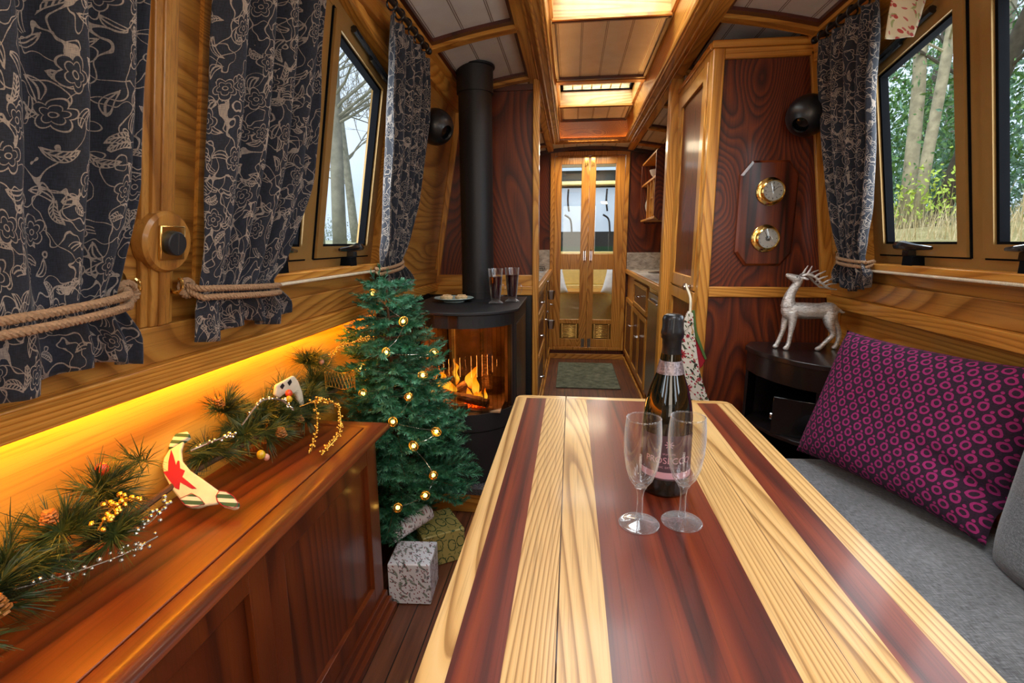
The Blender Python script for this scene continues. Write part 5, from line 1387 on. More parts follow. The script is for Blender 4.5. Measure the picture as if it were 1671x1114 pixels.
# string of gold wire lights on the tree
LT = ((-.646, .969), (-.546, .877), (-.61, .771), (-.70, .716), (-.70, .625), (-.487, .696), (-.539, .619), (-.599, .528), (-.447, .498), (-.529, .443), (-.463, .338), (-.495, .26), (-.597, .207), (-.446, .774))
FLt = thing('fairy_lights', 'string of small gold wire-cage lights glowing on the Christmas tree', 'string lights', (TX, TY, .5))
pos = []
for x, z in LT:
    # each lamp sits on the outer surface of the foliage
    R = .285 * (1 - (z - .06) / (TH - .04)) ** .8 + .045
    dx = x - TX; dy = -math.sqrt(max(.0, R * R - min(dx * dx, R * R * .95))) * .88
    y = TY + dy; k = y / 1.6; pos.append(Vector((x * k, y, 1.13 + (z - 1.13) * k)))
cage = None
for i, p in enumerate(pos):
    rd = random.Random(i)
    b = MB(); b.ball(p, .0065, 10); 
    bb = obj('bulb', b, M['bulb'], FLt)
    c = MB(); rot = Quaternion((rd.random(), rd.random(), rd.random()), rd.random() * 3).to_matrix()
    for a in range(4):
        c.tube([p + rot @ Vector((.014 * math.sin(t) * math.cos(a * PI / 4), .014 * math.sin(t) * math.sin(a * PI / 4), .017 * math.cos(t))) for t in [2 * PI * j / 14 for j in range(14)]], .0009, 4, closed=True)
    obj('wire_cage', c, M['gold'], bb)
w = MB(); ps = sorted(pos, key=lambda q: -q.z); q2 = []
for a, b in zip(ps, ps[1:]): q2 += [a, (a + b) / 2 + Vector((0, .02, -.012))]
w.tube(bez(q2 + [ps[-1]], 4), .0008, 5); obj('wire', w, M['silverbead'], FLt)

# ------------------------------------------------------------------ garland on the sideboard
random.seed(9)
P2_ = Vector((-.69, .79, .640)); SN_ = Vector((-.126, .622, -.773)).normalized(); SU_ = Vector((.962, .267, .058)).normalized(); SV_ = SN_.cross(SU_).normalized()
GP = [(-.73, .40, .655), (-.745, .56, .665), (-.745, .72, .67), (-.755, .88, .675), (-.725, 1.04, .685), (-.73, 1.20, .685), (-.72, 1.34, .685), (-.69, 1.43, .70)]
GA = thing('pine_garland', 'long green and gold pine garland lying on the red-brown sideboard', 'garland', (-.72, .9, CT))
gp = bez(GP, 8); m = MB(); m.tube(gp, .006, 6); obj('stem', m, M['bark'], GA)
gf = MB(); cones = []
def inb(e):
    if e.x < -.792 or e.z < CT + .004 or (e.z > .85): return False
    # keep clear of the felt stocking and of the view over it
    k = (e - P2_).dot(SN_); return not (-.09 < k < .006 and -.11 < (e - P2_).dot(SU_) < .07 and (e - P2_).dot(SV_) > -.185)
clumps = [(-.74, .49, .675), (-.76, .54, .70), (-.75, .61, .70), (-.72, .655, .665), (-.765, .69, .725), (-.735, .735, .675), (-.77, .78, .735), (-.755, .82, .685), (-.775, .87, .715), (-.765, .94, .69), (-.77, 1.01, .755), (-.745, 1.03, .69), (-.735, 1.09, .675), (-.765, 1.13, .71), (-.735, 1.17, .68), (-.765, 1.24, .72), (-.715, 1.24, .67), (-.745, 1.31, .69), (-.755, 1.36, .785), (-.755, 1.38, .72), (-.725, 1.40, .69), (-.72, .42, .68), (-.74, .35, .70)]
for c in clumps:
    c = Vector(c); cones.append(c)
    for k in range(20):
        d = Vector((random.uniform(-1, 1), random.uniform(-1, 1), random.uniform(-.25, 1))).normalized()
        L = random.uniform(.026, .052)
        n = 0
        up = d.orthogonal().normalized(); bn = d.cross(up); vs = []; fs = []
        for i in range(46):
            t = random.random(); a = random.random() * 2 * PI; p = c + d * L * t
            q = ((up * math.cos(a) + bn * math.sin(a)) * random.uniform(.25, .85) + d).normalized(); l = random.uniform(.030, .058)
            e = p + q * l + Vector((0, 0, -.006))
            if not inb(e) or not inb(p): continue
            mid = p.lerp(e, .5) + Vector((0, 0, .003)); sd = q.cross(d); sd = sd.normalized() * .0007 if sd.length > 1e-4 else up * .0007
            b = len(vs); vs += [p - sd, p + sd, mid + sd, mid - sd, e + sd * .3, e - sd * .3]; fs += [(b, b + 1, b + 2, b + 3), (b + 3, b + 2, b + 4, b + 5)]
        gf.add(vs, fs)
o = obj('needles', gf, M['pine'], GA, smooth=False, merge=False); o['kind'] = 'stuff'
for (x, y, z, r) in ((-.70, .475, .69, .012), (-.725, .66, .715, .011), (-.768, .99, .785, .010), (-.69, 1.09, .68, .010), (-.70, 1.19, .68, .009), (-.755, .60, .735, .009)):
    m = MB()
    for k in range(26):
        a = k * 2.4; h = k / 26; m.obox(Vector((x, y, z)) + Vector((r * (1 - h * .7) * math.cos(a), r * (1 - h * .7) * math.sin(a), (h - .4) * r * 1.8)), (.010, .008, .003), (Matrix.Rotation(a, 3, 'Z') @ Matrix.Rotation(-.6, 3, 'Y')))
    obj('pine_cone', m, M['pinecone'], GA, smooth=False)
for (x, y, z, r, c) in ((-.765, .70, .765, .010, 'berryred'), (-.70, 1.155, .76, .009, 'berryred'), (-.695, 1.145, .748, .008, 'berryyel'), (-.655, .955, .685, .009, 'berryyel'), (-.65, .965, .675, .007, 'berrypink'), (-.76, .745, .75, .006, 'berryyel'), (-.72, 1.37, .79, .008, 'berrypink')):
    if c not in M: M[c] = plain(c.replace('berry', 'berry_'), {'berryred': '#c8401e', 'berryyel': '#c9a21c', 'berrypink': '#c98f78'}[c], .3, 0, .4, nz=.15, nscale=80)
    m = MB(); m.ball((x, y, z), r, 14, (1, 1, 1.15)); obj('berry', m, M[c], GA)
def sprig(pts, mat, nb, br, nm, spread=.008, base=.0014):
    m = MB(); P = bez(pts, 10); m.tube(P, base, 5)
    for k in range(nb):
        p = P[random.randrange(len(P) // 6, len(P))]; m.ball(p + Vector((random.uniform(-1, 1), random.uniform(-1, 1), random.uniform(-.6, 1))) * spread, br * random.uniform(.7, 1.1), 8)
    return obj(nm, m, mat, GA)
sprig([(-.66, 1.13, .735), (-.625, 1.17, .74), (-.59, 1.19, .715), (-.575, 1.155, .66), (-.588, 1.09, .632)], M['gold'], 110, .0033, 'gold_bead_spray', .007)
sprig([(-.635, 1.16, .74), (-.618, 1.13, .69), (-.612, 1.08, .64)], M['gold'], 40, .0030, 'gold_bead_spray', .005)
sprig([(-.70, 1.36, .78), (-.69, 1.42, .82), (-.66, 1.46, .83), (-.62, 1.50, .84)], M['gold'], 90, .003, 'gold_bead_spray', .010)
sprig([(-.71, .98, .74), (-.70, 1.04, .775), (-.685, 1.09, .765), (-.67, 1.12, .73)], M['silverbead'], 30, .0026, 'silver_bead_spray', .006, .0022)
sprig([(-.72, .84, .74), (-.70, .88, .745), (-.69, .93, .74)], M['silverbead'], 18, .003, 'silver_bead_spray', .006, .002)
sprig([(-.735, .50, .685), (-.705, .57, .668), (-.68, .63, .660), (-.672, .69, .655)], M['silverbead'], 34, .0036, 'silver_bead_spray', .011)
sprig([(-.72, .66, .672), (-.70, .70, .668), (-.695, .745, .685)], M['silverbead'], 22, .0042, 'silver_bead_spray', .011)
sprig([(-.68, .60, .72), (-.69, .64, .735), (-.69, .67, .73)], M['gold'], 36, .0045, 'gold_bead_spray', .012)
# gold mesh ribbon at the garland's far end
m = MB()
def rb(u, v): a = u * PI * 1.1; return Vector((-.665 + .045 * math.cos(a), 1.365 + .045 * math.sin(a) * .4, .735 + .05 * (v - .5) + .006 * math.sin(a * 3)))
for k in range(15):
    for s in (-1, 1):
        m.tube([rb(min(1, max(0, k / 14 + s * .10 * (j / 6 - .5))), j / 6) for j in range(7)], .0009, 4)
m.tube([rb(j / 14, 0) for j in range(15)], .0013, 5); m.tube([rb(j / 14, 1) for j in range(15)], .0013, 5); obj('gold_mesh_ribbon', m, M['gold'], GA)

# ------------------------------------------------------------------ felt stockings
P2 = Vector((-.69, .79, .640)); SN = Vector((-.126, .622, -.773)).normalized(); SU = Vector((.962, .267, .058)).normalized(); SV = SN.cross(SU).normalized()
S_ = {'body': [(-0.0757, -0.1408), (-0.0813, -0.124), (-0.0807, -0.1086), (-0.0707, -0.0848), (-0.0508, -0.0548), (-0.0295, -0.0307), (-0.0171, -0.0169), (-0.005, -0.011), (0.0073, -0.011), (0.0193, -0.0127), (0.041, -0.0131), (0.0368, -0.0268), (0.0396, -0.037), (0.0054, -0.0652), (-0.0256, -0.0898), (-0.0455, -0.1134), (-0.0528, -0.1378), (-0.0524, -0.1578)],
      'cuff': [(-0.0757, -0.1408), (-0.0782, -0.1511), (-0.0763, -0.167), (-0.0702, -0.1765), (-0.0487, -0.1789), (-0.0427, -0.1667), (-0.0524, -0.1578)],
      'heel': [(-0.0295, -0.0307), (-0.0095, -0.0385), (0.0069, -0.0274), (0.0191, -0.0136), (0.0073, -0.011), (-0.005, -0.011), (-0.0171, -0.0169)],
      'toe': [(0.0395, -0.0374), (0.053, -0.0334), (0.0676, -0.0225), (0.0786, -0.0087), (0.0777, -0.0002), (0.0701, 0.0013), (0.0518, -0.0056), (0.0405, -0.0158), (0.036, -0.0269)],
      'star': [(-0.0704, -0.1391), (-0.063, -0.1254), (-0.0528, -0.1029), (-0.0517, -0.1123), (-0.0487, -0.1119), (-0.0437, -0.0951), (-0.0334, -0.089), (-0.0353, -0.0763), (-0.0028, -0.0473), (-0.0117, -0.0485), (-0.0368, -0.0655), (-0.0348, -0.0499), (-0.0429, -0.0546), (-0.0732, -0.0916), (-0.0646, -0.0923), (-0.0688, -0.1127)]}
def sp(p, t): return P2 + SU * p[0] + SV * p[1] * 1.0 + SN * t
def slab(m, poly, t0, t1, fn): m.prism3([fn(p, t0) for p in poly], fn((0, 0), t1) - fn((0, 0), t0))
FS = thing('felt_stocking', 'small cream felt stocking with a red star propped on the garland', 'stocking', tuple(P2))
m = MB(); slab(m, S_['body'], 0, .010, sp); obj('body', m, M['felt'], FS, bevel=.003)
m = MB(); slab(m, S_['star'], -.0015, .001, sp); obj('red_star', m, M['red'], FS, smooth=False)
for k in ('cuff', 'heel', 'toe'): m = MB(); slab(m, S_[k], -.002, .0115, sp); obj(k, m, M['stripes'], FS, bevel=.0025)
def outline(poly): 
    m = MB(); m.tube([sp(p, -.002) for p in poly], .0007, 4, closed=True); return m
obj('stitching', outline(S_['heel']), M['red'], FS); obj('stitching', outline(S_['toe']), M['red'], FS)
# second little stocking at the garland's far end
Q = Vector((-.725, 1.17, .765))
def s2(p, t): return Q + Vector((.25, .93, .0)) * p[0] + Vector((.1, .0, 1)) * p[1] + Vector((.9, -.3, .1)) * t
F2 = thing('felt_stocking', 'tiny cream cloth stocking lying on top of the garland near the tree', 'stocking', tuple(Q))
m = MB(); slab(m, [(-.035, -.005), (-.03, .02), (.03, .03), (.045, .012), (.06, -.02), (.07, -.06), (.055, -.062), (.035, -.02), (.0, -.012), (-.02, -.018)], 0, .012, s2); obj('body', m, M['hessian'], F2, bevel=.004)
m = MB(); slab(m, [(-.02, .012), (-.012, .02), (-.005, .012), (-.012, .004)], .0122, .0135, s2); slab(m, [(.005, .017), (.015, .024), (.02, .015), (.012, .007)], .0122, .0135, s2); obj('printed_motif', m, M['ink'], F2, smooth=False)
# big stocking hanging from the wardrobe knob
HS = thing('hanging_stocking', 'large cream stocking embroidered with red poinsettias hanging from the wardrobe knob', 'stocking', (.5, 2.17, .45))
def hang(poly, y0, y1, mat, nm, par, bv=.004):
    m = MB(); m.prism(poly, y0, y1, 'y'); return obj(nm, m, mat, par, bevel=bv)
body = [(.486, .849), (.502, .842), (.512, .78), (.526, .698), (.547, .594), (.572, .52), (.602, .445), (.62, .40), (.60, .36), (.55, .35), (.50, .38), (.475, .44), (.459, .541), (.452, .617), (.452, .70), (.458, .766), (.467, .805)]
B1 = hang(body, 2.150, 2.172, M['poinsettia'], 'body', HS)
for (x, z, r) in ((.468, .667, .022), (.497, .52, .024), (.545, .56, .012), (.488, .745, .010)):
    m = MB()
    for k in range(9):
        a = k * 2 * PI / 9 + .2; c_, s_ = math.cos(a), math.sin(a)
        m.prism([(x + r * (u * c_ - v * s_), z + r * (u * s_ + v * c_)) for u, v in ((.1, 0), (.5, .16), (1, 0), (.5, -.16))], 2.1485, 2.1502, 'y')
    obj('poinsettia', m, M['red'], B1, smooth=False)
m = MB(); m.prism([(.486, .849), (.502, .842), (.508, .80), (.497, .80), (.482, .775), (.468, .76), (.467, .805)], 2.144, 2.150, 'y'); obj('cuff', m, M['poinsettia'], HS, bevel=.002)
m = MB(); m.tube(bez([(.494, 2.160, .845), (.498, 2.19, .90), (.505, 2.30, .935), (.508, 2.335, .945)], 5), .005, 8); obj('hanging_loop', m, M['hessian'], HS)
RS = thing('felt_stocking', 'red and green stocking half hidden behind the large cream stocking', 'stocking', (.55, 2.19, .6))
hang([(.505, .80), (.52, .79), (.56, .66), (.575, .64), (.565, .61), (.545, .59), (.52, .60)], 2.180, 2.195, M['red'], 'body', RS)
hang([(.505, .85), (.515, .85), (.53, .76), (.578, .645), (.570, .64), (.52, .745), (.503, .80)], 2.174, 2.18, M['greenfelt'], 'trim', RS, .001)

# ------------------------------------------------------------------ presents
def present(nm, lab, c, size, M3, mat, ribbon=False):
    m = MB(); m.obox(c, size, M3)
    t = thing(nm, lab, 'present', (c[0], c[1], c[2] - size[2] / 2))
    obj('wrapped_box', m, mat, t, bevel=.004)
    f = MB(); c = Vector(c)
    for s in (-1, 1):   # folded paper flaps on the ends
        a, b, h = size[0] / 2, size[1] / 2, size[2] / 2
        P = [(-a * .98, s * (b + .0008), -h * .95), (a * .98, s * (b + .0008), -h * .95), (a * .35, s * (b + .0016), h * .15), (-a * .35, s * (b + .0016), h * .15)]
        f.add([c + M3 @ Vector(p) for p in P] + [c + M3 @ Vector((p[0], p[1] + s * .001, p[2])) for p in P], [(0, 1, 2, 3), (7, 6, 5, 4), (0, 4, 5, 1), (1, 5, 6, 2), (2, 6, 7, 3), (3, 7, 4, 0)])
        obj('paper_flap', f, mat, t, smooth=False); f = MB()
    return t
present('gift_box', 'white leaf-patterned gift box on the floor against the sideboard end', (-.495, 1.445, .0705), (.135, .13, .14), Matrix.Rotation(math.radians(4), 3, 'Z'), M['paperwhite'])
present('gift_box', 'olive-gold wrapped gift box on the floor nearest the hearth', (-.475, 1.665, .0605), (.155, .165, .12), Matrix.Rotation(math.radians(33), 3, 'Z'), M['papergold'])
t = thing('gift_roll', 'tube-shaped white leaf-patterned gift lying on the other presents', 'present', (-.545, 1.53, .13))
d = Vector((.10, .14, .02)).normalized(); a = Vector((-.585, 1.475, .172)); m = MB(); m.tube([a, a + d * .17], .028, 20); obj('wrapped_tube', m, M['paperwhite'], t, bevel=.003)
m = MB(); m.lathe([(0, 0), (.012, .0), (.024, -.006), (.027, .002), (0, .003)], a, 10, d); obj('paper_twist', m, M['ink'], t)

# ------------------------------------------------------------------ bunting at the right window
BU = thing('bunting', 'cream rose-print flags on a cord across the top of the right window', 'bunting', (.9, 1.6, 1.84))
m = MB()
def f(u, v):
    a = Vector((.838 + .095 * u, 0, 1.83)); b = Vector((.826 + .068 * u, 0, 1.664)); p = b.lerp(a, v)
    return Vector((p.x, 1.60 + .006 * math.sin(u * 5 + v * 3), p.z))
m.grid(f, 10, 12); obj('flag', m, M['floralpink'], BU, ang=80, mods=[('SOLIDIFY', dict(thickness=.003))])
m = MB()
def f(u, v):
    w = .052 * math.sqrt(max(0, 1 - (1 - v) ** 2)) + .002; return Vector((.985 + (2 * u - 1) * w, 1.50 + .01 * (2 * u - 1) + .005 * math.sin(u * 6), 1.715 + .10 * v))
m.grid(f, 10, 10); obj('flag', m, M['floralpink'], BU, ang=80, mods=[('SOLIDIFY', dict(thickness=.003))])
m = MB(); m.tube(bez([(.83, 1.605, 1.835), (.90, 1.602, 1.832), (.96, 1.56, 1.82), (1.0, 1.5, 1.815)], 6), .002, 6); obj('cord', m, M['hessian'], BU)

# ------------------------------------------------------------------ silver reindeer
DY = 2.06
RD = thing('reindeer_ornament', 'silver reindeer ornament with antlers standing on the black cabinet', 'ornament', (.92, DY, MZ))
m = MB()
def tb(pts, r, n=10): m.tube(bez(pts, 5), [r[0] + (r[-1] - r[0]) * 0 + _r for _r in resample(r, (len(pts) - 1) * 5 + 1)] if False else resample(r, (len(pts) - 1) * 5 + 1), n)
def resample(r, n):
    out = []
    for k in range(n):
        t = k / (n - 1) * (len(r) - 1); i = min(int(t), len(r) - 2); out.append(r[i] + (r[i + 1] - r[i]) * (t - i))
    return out
def P_(x, z, dy=0): return (x, DY + dy, z)
tb([P_(.822, .880), P_(.845, .873), P_(.895, .868), P_(.945, .868), P_(.985, .870), P_(1.008, .868)], [.014, .030, .0335, .031, .033, .018])      # trunk
m.ball(P_(.838, .872), .034, 16, (.8, .75, 1.05)); m.ball(P_(.988, .866), .034, 16, (.9, .8, 1.05))
tb([P_(.836, .885), P_(.836, .915), P_(.845, .945), P_(.862, .975), P_(.868, .99)], [.028, .0215, .017, .0155, .014])                            # neck
tb([P_(.872, .992), P_(.856, .990), P_(.838, .997), P_(.822, 1.004), P_(.815, 1.006)], [.012, .0175, .0135, .0085, .0055])                        # head
tb([P_(.872, .995, -.010), P_(.884, .992, -.020), P_(.893, .988, -.024)], [.005, .0065, .002], 8); tb([P_(.872, .995, .010), P_(.884, .992, .020), P_(.893, .988, .024)], [.005, .0065, .002], 8)
tb([P_(.848, .865, -.014), P_(.850, .825, -.018), P_(.847, .785, -.019), P_(.844, .75, -.019), P_(.840, .730, -.019)], [.020, .0145, .0095, .0085, .0095])   # near foreleg
tb([P_(.845, .865, .014), P_(.838, .825, .018), P_(.832, .785, .018), P_(.822, .752, .018), P_(.815, .732, .018)], [.020, .0145, .0095, .0085, .009])
tb([P_(.985, .865, -.014), P_(.982, .83, -.019), P_(.996, .795, -.020), P_(1.000, .778, -.020), P_(.975, .748, -.020), P_(.958, .727, -.020)], [.027, .0205, .012, .0105, .009, .0095])
tb([P_(1.0, .865, .012), P_(1.012, .83, .017), P_(1.033, .797, .018), P_(1.040, .775, .018), P_(1.040, .75, .018), P_(1.034, .728, .018)], [.024, .018, .012, .0105, .0085, .0095])
tb([P_(1.008, .880), P_(1.022, .872), P_(1.036, .863), P_(1.045, .866)], [.010, .007, .005, .003], 8)
for x, dy in ((.836, -.019), (.811, .018), (.952, -.020), (1.030, .018)):
    m.ball((x, DY + dy, MZ + .0085), .011, 12, (1.15, .8, .85)); m.tube([(x - .008, DY + dy, MZ + .006), (x + .008, DY + dy, MZ + .006)], .0058, 8)
obj('body', m, M['silver'], RD, ang=180, mods=[('REMESH', dict(mode='VOXEL', voxel_size=.0028, use_smooth_shade=True)), ('SMOOTH', dict(factor=.5, iterations=8))])
for s in (-1, 1):
    m = MB(); oy = s * .009
    def Q_(x, z, k=1): return (x, DY + oy + s * .02 * k, z)
    tb([Q_(.872, 1.002, 0), Q_(.890, 1.008, .5), Q_(.912, .998, .9), Q_(.935, .976, 1.1), Q_(.960, .958, 1.2), Q_(.990, .953, 1.1)], [.0055, .0052, .005, .0045, .004, .0018], 8)
    tb([Q_(.884, 1.006, .4), Q_(.892, 1.022, .5), Q_(.900, 1.040, .4)], [.0048, .004, .0016], 8)
    tb([Q_(.908, 1.000, .8), Q_(.925, 1.012, 1.1), Q_(.945, 1.022, 1.0)], [.0042, .0036, .0016], 8)
    tb([Q_(.920, .990, 1), Q_(.935, .998, 1.3), Q_(.95, 1.004, 1.4)], [.0040, .0034, .0015], 8)
    tb([Q_(.938, .975, 1.1), Q_(.955, .988, 1.3), Q_(.976, .994, 1.2)], [.0040, .0034, .0016], 8)
    tb([Q_(.948, .966, 1.1), Q_(.965, .974, 1.2), Q_(.987, .975, 1.1)], [.0038, .0032, .0015], 8)
    obj('antler', m, M['silver'], RD)
    m = MB(); m.ball(P_(.852, .998, s * .0135), .0028, 8); obj('eye', m, M['ink'], RD)
# ------------------------------------------------------------------ the towpath and woods outside
random.seed(21)
def mk_ground(name, a, b, c):
    N = NT(name); n = N.noise(N.coord(), 3, 5, .7); n2 = N.noise(N.coord(), 40, 3)
    N.set(Base_Color=N.ramp(N.math('ADD', N.math('MULTIPLY', n, .6), N.math('MULTIPLY', n2, .4)), [(.35, hexc(a)), (.5, hexc(b)), (.65, hexc(c))]), Roughness=1); return N.m
gm_ = mk_ground('winter_grass_ground', '#7a6f4c', '#98905f', '#b8ac80')
m = MB()
def gr(u, v):
    x = 1.6 + 26 * u; y = -14 + 44 * v; return Vector((x, y, .95 + .10 * (x - 1.6) ** .8 + .25 * mnoise.noise(Vector((x * .3, y * .3, 0)))))
m.grid(gr, 40, 50); o = obj('bank', m, gm_, None, at=(10, 5, .9), ang=180); tag(o, 'dry grassy bank rising outside the right window', 'bank'); o['kind'] = 'structure'
m = MB()
def gl(u, v):
    x = -3.2 - 30 * u; y = -14 + 60 * v; return Vector((x, y, .92 + .02 * (-x) + .15 * mnoise.noise(Vector((x * .3, y * .3, 5)))))
m.grid(gl, 30, 50); o = obj('towpath', m, mk_ground('pale_towpath_grass', '#8a8f6a', '#a5a888', '#c5c2a8'), None, at=(-10, 5, .9), ang=180); tag(o, 'misty grassy towpath outside the left window', 'bank'); o['kind'] = 'structure'
wm = NT('canal_water'); wm.set(Base_Color=hexc('#8f9a98'), Roughness=.12); 
m = MB(); m.box(-40, 40, -30, 60, -.5, -.4); o = obj('canal_water', m, wm.m, None, smooth=False); tag(o, 'grey canal water around the boat', 'water'); o['kind'] = 'stuff'
bk = {'grey': plain('grey_bark', '#8a8676', .9, nz=.12, nscale=6), 'pale': plain('pale_bark', '#b3a88c', .9, nz=.15, nscale=8), 'dark': plain('dark_bark', '#5d554a', .9, nz=.15, nscale=8)}  # the pale one is a light beige bark tone
lf_m = {'ivy': mk_leaf('ivy_green', '#3f6a3c', '#5e8e4c', '#97bc62', .5), 'lime': mk_leaf('young_lime_leaves', '#8fae3a', '#b4cf4e', '#d4e36a', .5), 'fir': mk_leaf('hazy_evergreen', '#4e7560', '#6c9478', '#8fb298', .6)}  # leaf greens kept pale, putting outdoor haze into the colour
def branches(m, p, d, L, r, depth, tips, spread=.5):
    n = 5; q = [p]; dd = d.copy()
    for k in range(n):
        dd = (dd + Vector((random.uniform(-1, 1), random.uniform(-1, 1), random.uniform(-.4, .6))) * .16).normalized(); q.append(q[-1] + dd * L / n)
    m.tube(q, [r * (1 - .55 * k / n) for k in range(n + 1)], 6 if depth > 1 else 4, cap=False)
    if depth <= 0: tips.append((q[-1], dd)); return
    for k in range(2 + (depth > 1) * 2 + (depth == 1)):
        i = random.randrange(2, n + 1)
        nd = (dd + Vector((random.uniform(-1, 1), random.uniform(-1, 1), random.uniform(-.5, .8))) * spread * 1.6).normalized()
        branches(m, q[i], nd, L * random.uniform(.5, .72), max(r * .55, .0035), depth - 1, tips, spread)
def leaves(mb, c, R, n, s, flat=1):
    vs = []; fs = []
    for k in range(n):
        p = Vector(c) + Vector((random.gauss(0, 1), random.gauss(0, 1), random.gauss(0, 1) * flat)) * R * .5
        q = Quaternion((random.random() - .5, random.random() - .5, random.random() - .5, random.random() - .5)).normalized().to_matrix()
        b = len(vs); w = s * random.uniform(.6, 1.2)
        vs += [p + q @ Vector(v) for v in ((-w, 0, 0), (0, -w * .45, w * .1), (w, 0, 0), (0, w * .45, w * .1))]; fs.append((b, b + 1, b + 2, b + 3))
    mb.add(vs, fs)
def tree(x, y, z, lean, H, r, lab, bark, depth=3, leafm=None, nleaf=0, ls=.05, ivy=0, n1=7, grp='trees outside the windows', spread=.5):
    t = thing('tree', lab, 'tree', (x, y, z), grp)
    m = MB(); tips = []; q = [Vector((x, y, z))]; d = Vector((lean[0], lean[1], 1)).normalized()
    n = 8
    for k in range(n):
        d = (d + Vector((random.uniform(-1, 1), random.uniform(-1, 1), .3)) * .04).normalized(); q.append(q[-1] + d * H / n)
    m.tube(q, [r * (1 - .6 * k / n) for k in range(n + 1)], 10)
    obj('trunk', m, bk[bark], t, ang=180)
    bm_ = MB()
    for k in range(n1):
        i = random.uniform(.28, 1) * n; a = random.random() * 2 * PI; j = min(int(i), n - 1); p = q[j].lerp(q[j + 1], i - j)
        branches(bm_, p, Vector((math.cos(a), math.sin(a), random.uniform(.1, .9))).normalized(), H * random.uniform(.18, .32), r * .2, depth - 1, tips, spread)
    obj('branches', bm_, bk[bark], t, smooth=False, merge=False)
    l = MB()
    if nleaf:
        for p, dd in tips: leaves(l, p, .5, max(1, nleaf // max(1, len(tips))), ls)
    if ivy:
        for k in range(ivy):
            i = random.uniform(0, .9) * n; j = min(int(i), n - 1); leaves(l, q[j].lerp(q[j + 1], i - j), r * 2.6, 10, ls)
    if l.v: o = obj('leaves', l, lf_m[leafm or 'ivy'], t, smooth=False, merge=False); o['kind'] = 'stuff'
    return t
# seen through the left window
tree(-3.9, 8.35, .95, (.02, .06), 7.5, .12, 'tall bare grey tree filling the left window', 'grey', 5, None, 0, n1=34, spread=.6)
tree(-9.5, 22, .95, (-.05, .0), 9, .2, 'smaller bare tree in the mist behind the tall one, left window', 'grey', 4, n1=14)
tree(-6.6, 13.0, .95, (.05, .0), 9, .12, 'thin bare tree at the left side of the left window', 'grey', 4, n1=16)
# seen through the right window
RT = [(5.6, 9.5, (.0, .06), 9, .115, 'pale leaning trunk with ivy at the left of the right window', 'pale', 50), (5.3, 8.72, (.0, .02), 9, .085, 'pale slender trunk in the middle of the right window', 'pale', 36), (6.6, 10.4, (.0, -.36), 7, .17, 'dark thick trunk leaning right behind the pale ones', 'dark', 24),
      (8.5, 14.2, (.02, 0), 10, .2, 'ivy-clad tree farther back on the left of the right window', 'dark', 90), (9.2, 13.2, (-.05, 0), 10, .16, 'grey tree farther back in the middle of the right window', 'grey', 80), (6.3, 7.7, (.0, 0), 9, .10, 'thin tree on the right of the right window', 'grey', 30),
      (5.0, 5.6, (.04, .0), 8, .10, 'bare thin tree seen in the rightmost pane', 'dark', 10), (11, 17, (.0, 0), 11, .22, 'distant tree at the back of the wood, right window', 'grey', 100)]
for i, (x, y, ln, H, r, lab, b, iv) in enumerate(RT):
    tree(x, y, 1.0 + .10 * (x - 1.6) ** .8, ln, H, r, lab, b, 3, 'ivy', 150 if i in (0, 3, 4, 7) else 60, .035, iv, n1=13, grp='trees on the right bank')
# evergreen shrubs and undergrowth
SH = [(8.5, 15.0, 2.0, 2.4, 'fir', 7000, 'dark evergreen bush at the back left of the right window'), (9.5, 12.2, 3.0, 3.2, 'fir', 8000, 'evergreen thicket in the middle distance, right window'), (9.5, 8.6, 2.6, 2.6, 'fir', 5000, 'evergreen thicket behind the right-hand trunks'), (5.2, 8.3, 1.8, .5, 'lime', 260, 'bright lime-green leaves between the pale trunks'), (5.5, 9.6, 1.7, .5, 'lime', 160, 'small bright green sapling leaves near the window middle'),
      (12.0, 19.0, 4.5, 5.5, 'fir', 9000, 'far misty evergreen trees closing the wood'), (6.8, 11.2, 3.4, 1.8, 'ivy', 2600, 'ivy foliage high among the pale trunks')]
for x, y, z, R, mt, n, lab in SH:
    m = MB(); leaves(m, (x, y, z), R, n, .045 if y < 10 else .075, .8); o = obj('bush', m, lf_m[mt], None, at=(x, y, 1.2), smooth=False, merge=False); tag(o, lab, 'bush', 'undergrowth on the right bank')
grass = MB()
for k in range(5200):
    x = 2.2 + random.random() ** .8 * 7; y = random.uniform(1.5, 14); z = .95 + .10 * (x - 1.6) ** .8 + .1
    h = random.uniform(.12, .42); a = random.random() * PI; dx, dy = math.cos(a) * .006, math.sin(a) * .006; lx, ly = random.uniform(-.5, .5) * h, random.uniform(-.5, .5) * h
    grass.add([(x - dx, y - dy, z - .15), (x + dx, y + dy, z - .15), (x + lx + dx * .3, y + ly, z + h)], [(0, 1, 2)])
o = obj('dry_grass', grass, mk_leaf('straw_grass', '#b09a6a', '#cdbd92', '#e0d4b0'), None, at=(5, 6, 1), smooth=False, merge=False); tag(o, 'pale dry grass growing on the bank outside the right window', 'grass'); o['kind'] = 'stuff'
m = MB()
for k in range(16):
    y = 8 + 2.2 * k; leaves(m, (-20 + random.uniform(-1, 1), y, 2.0), 2.2, 500, .12, .6)
o = obj('far_hedge', m, mk_leaf('misty_hedge', '#8f9c98', '#a5b0aa', '#b8bfb5'), None, at=(-20, 25, 1), smooth=False, merge=False); tag(o, 'low misty hedge far across the towpath', 'hedge')

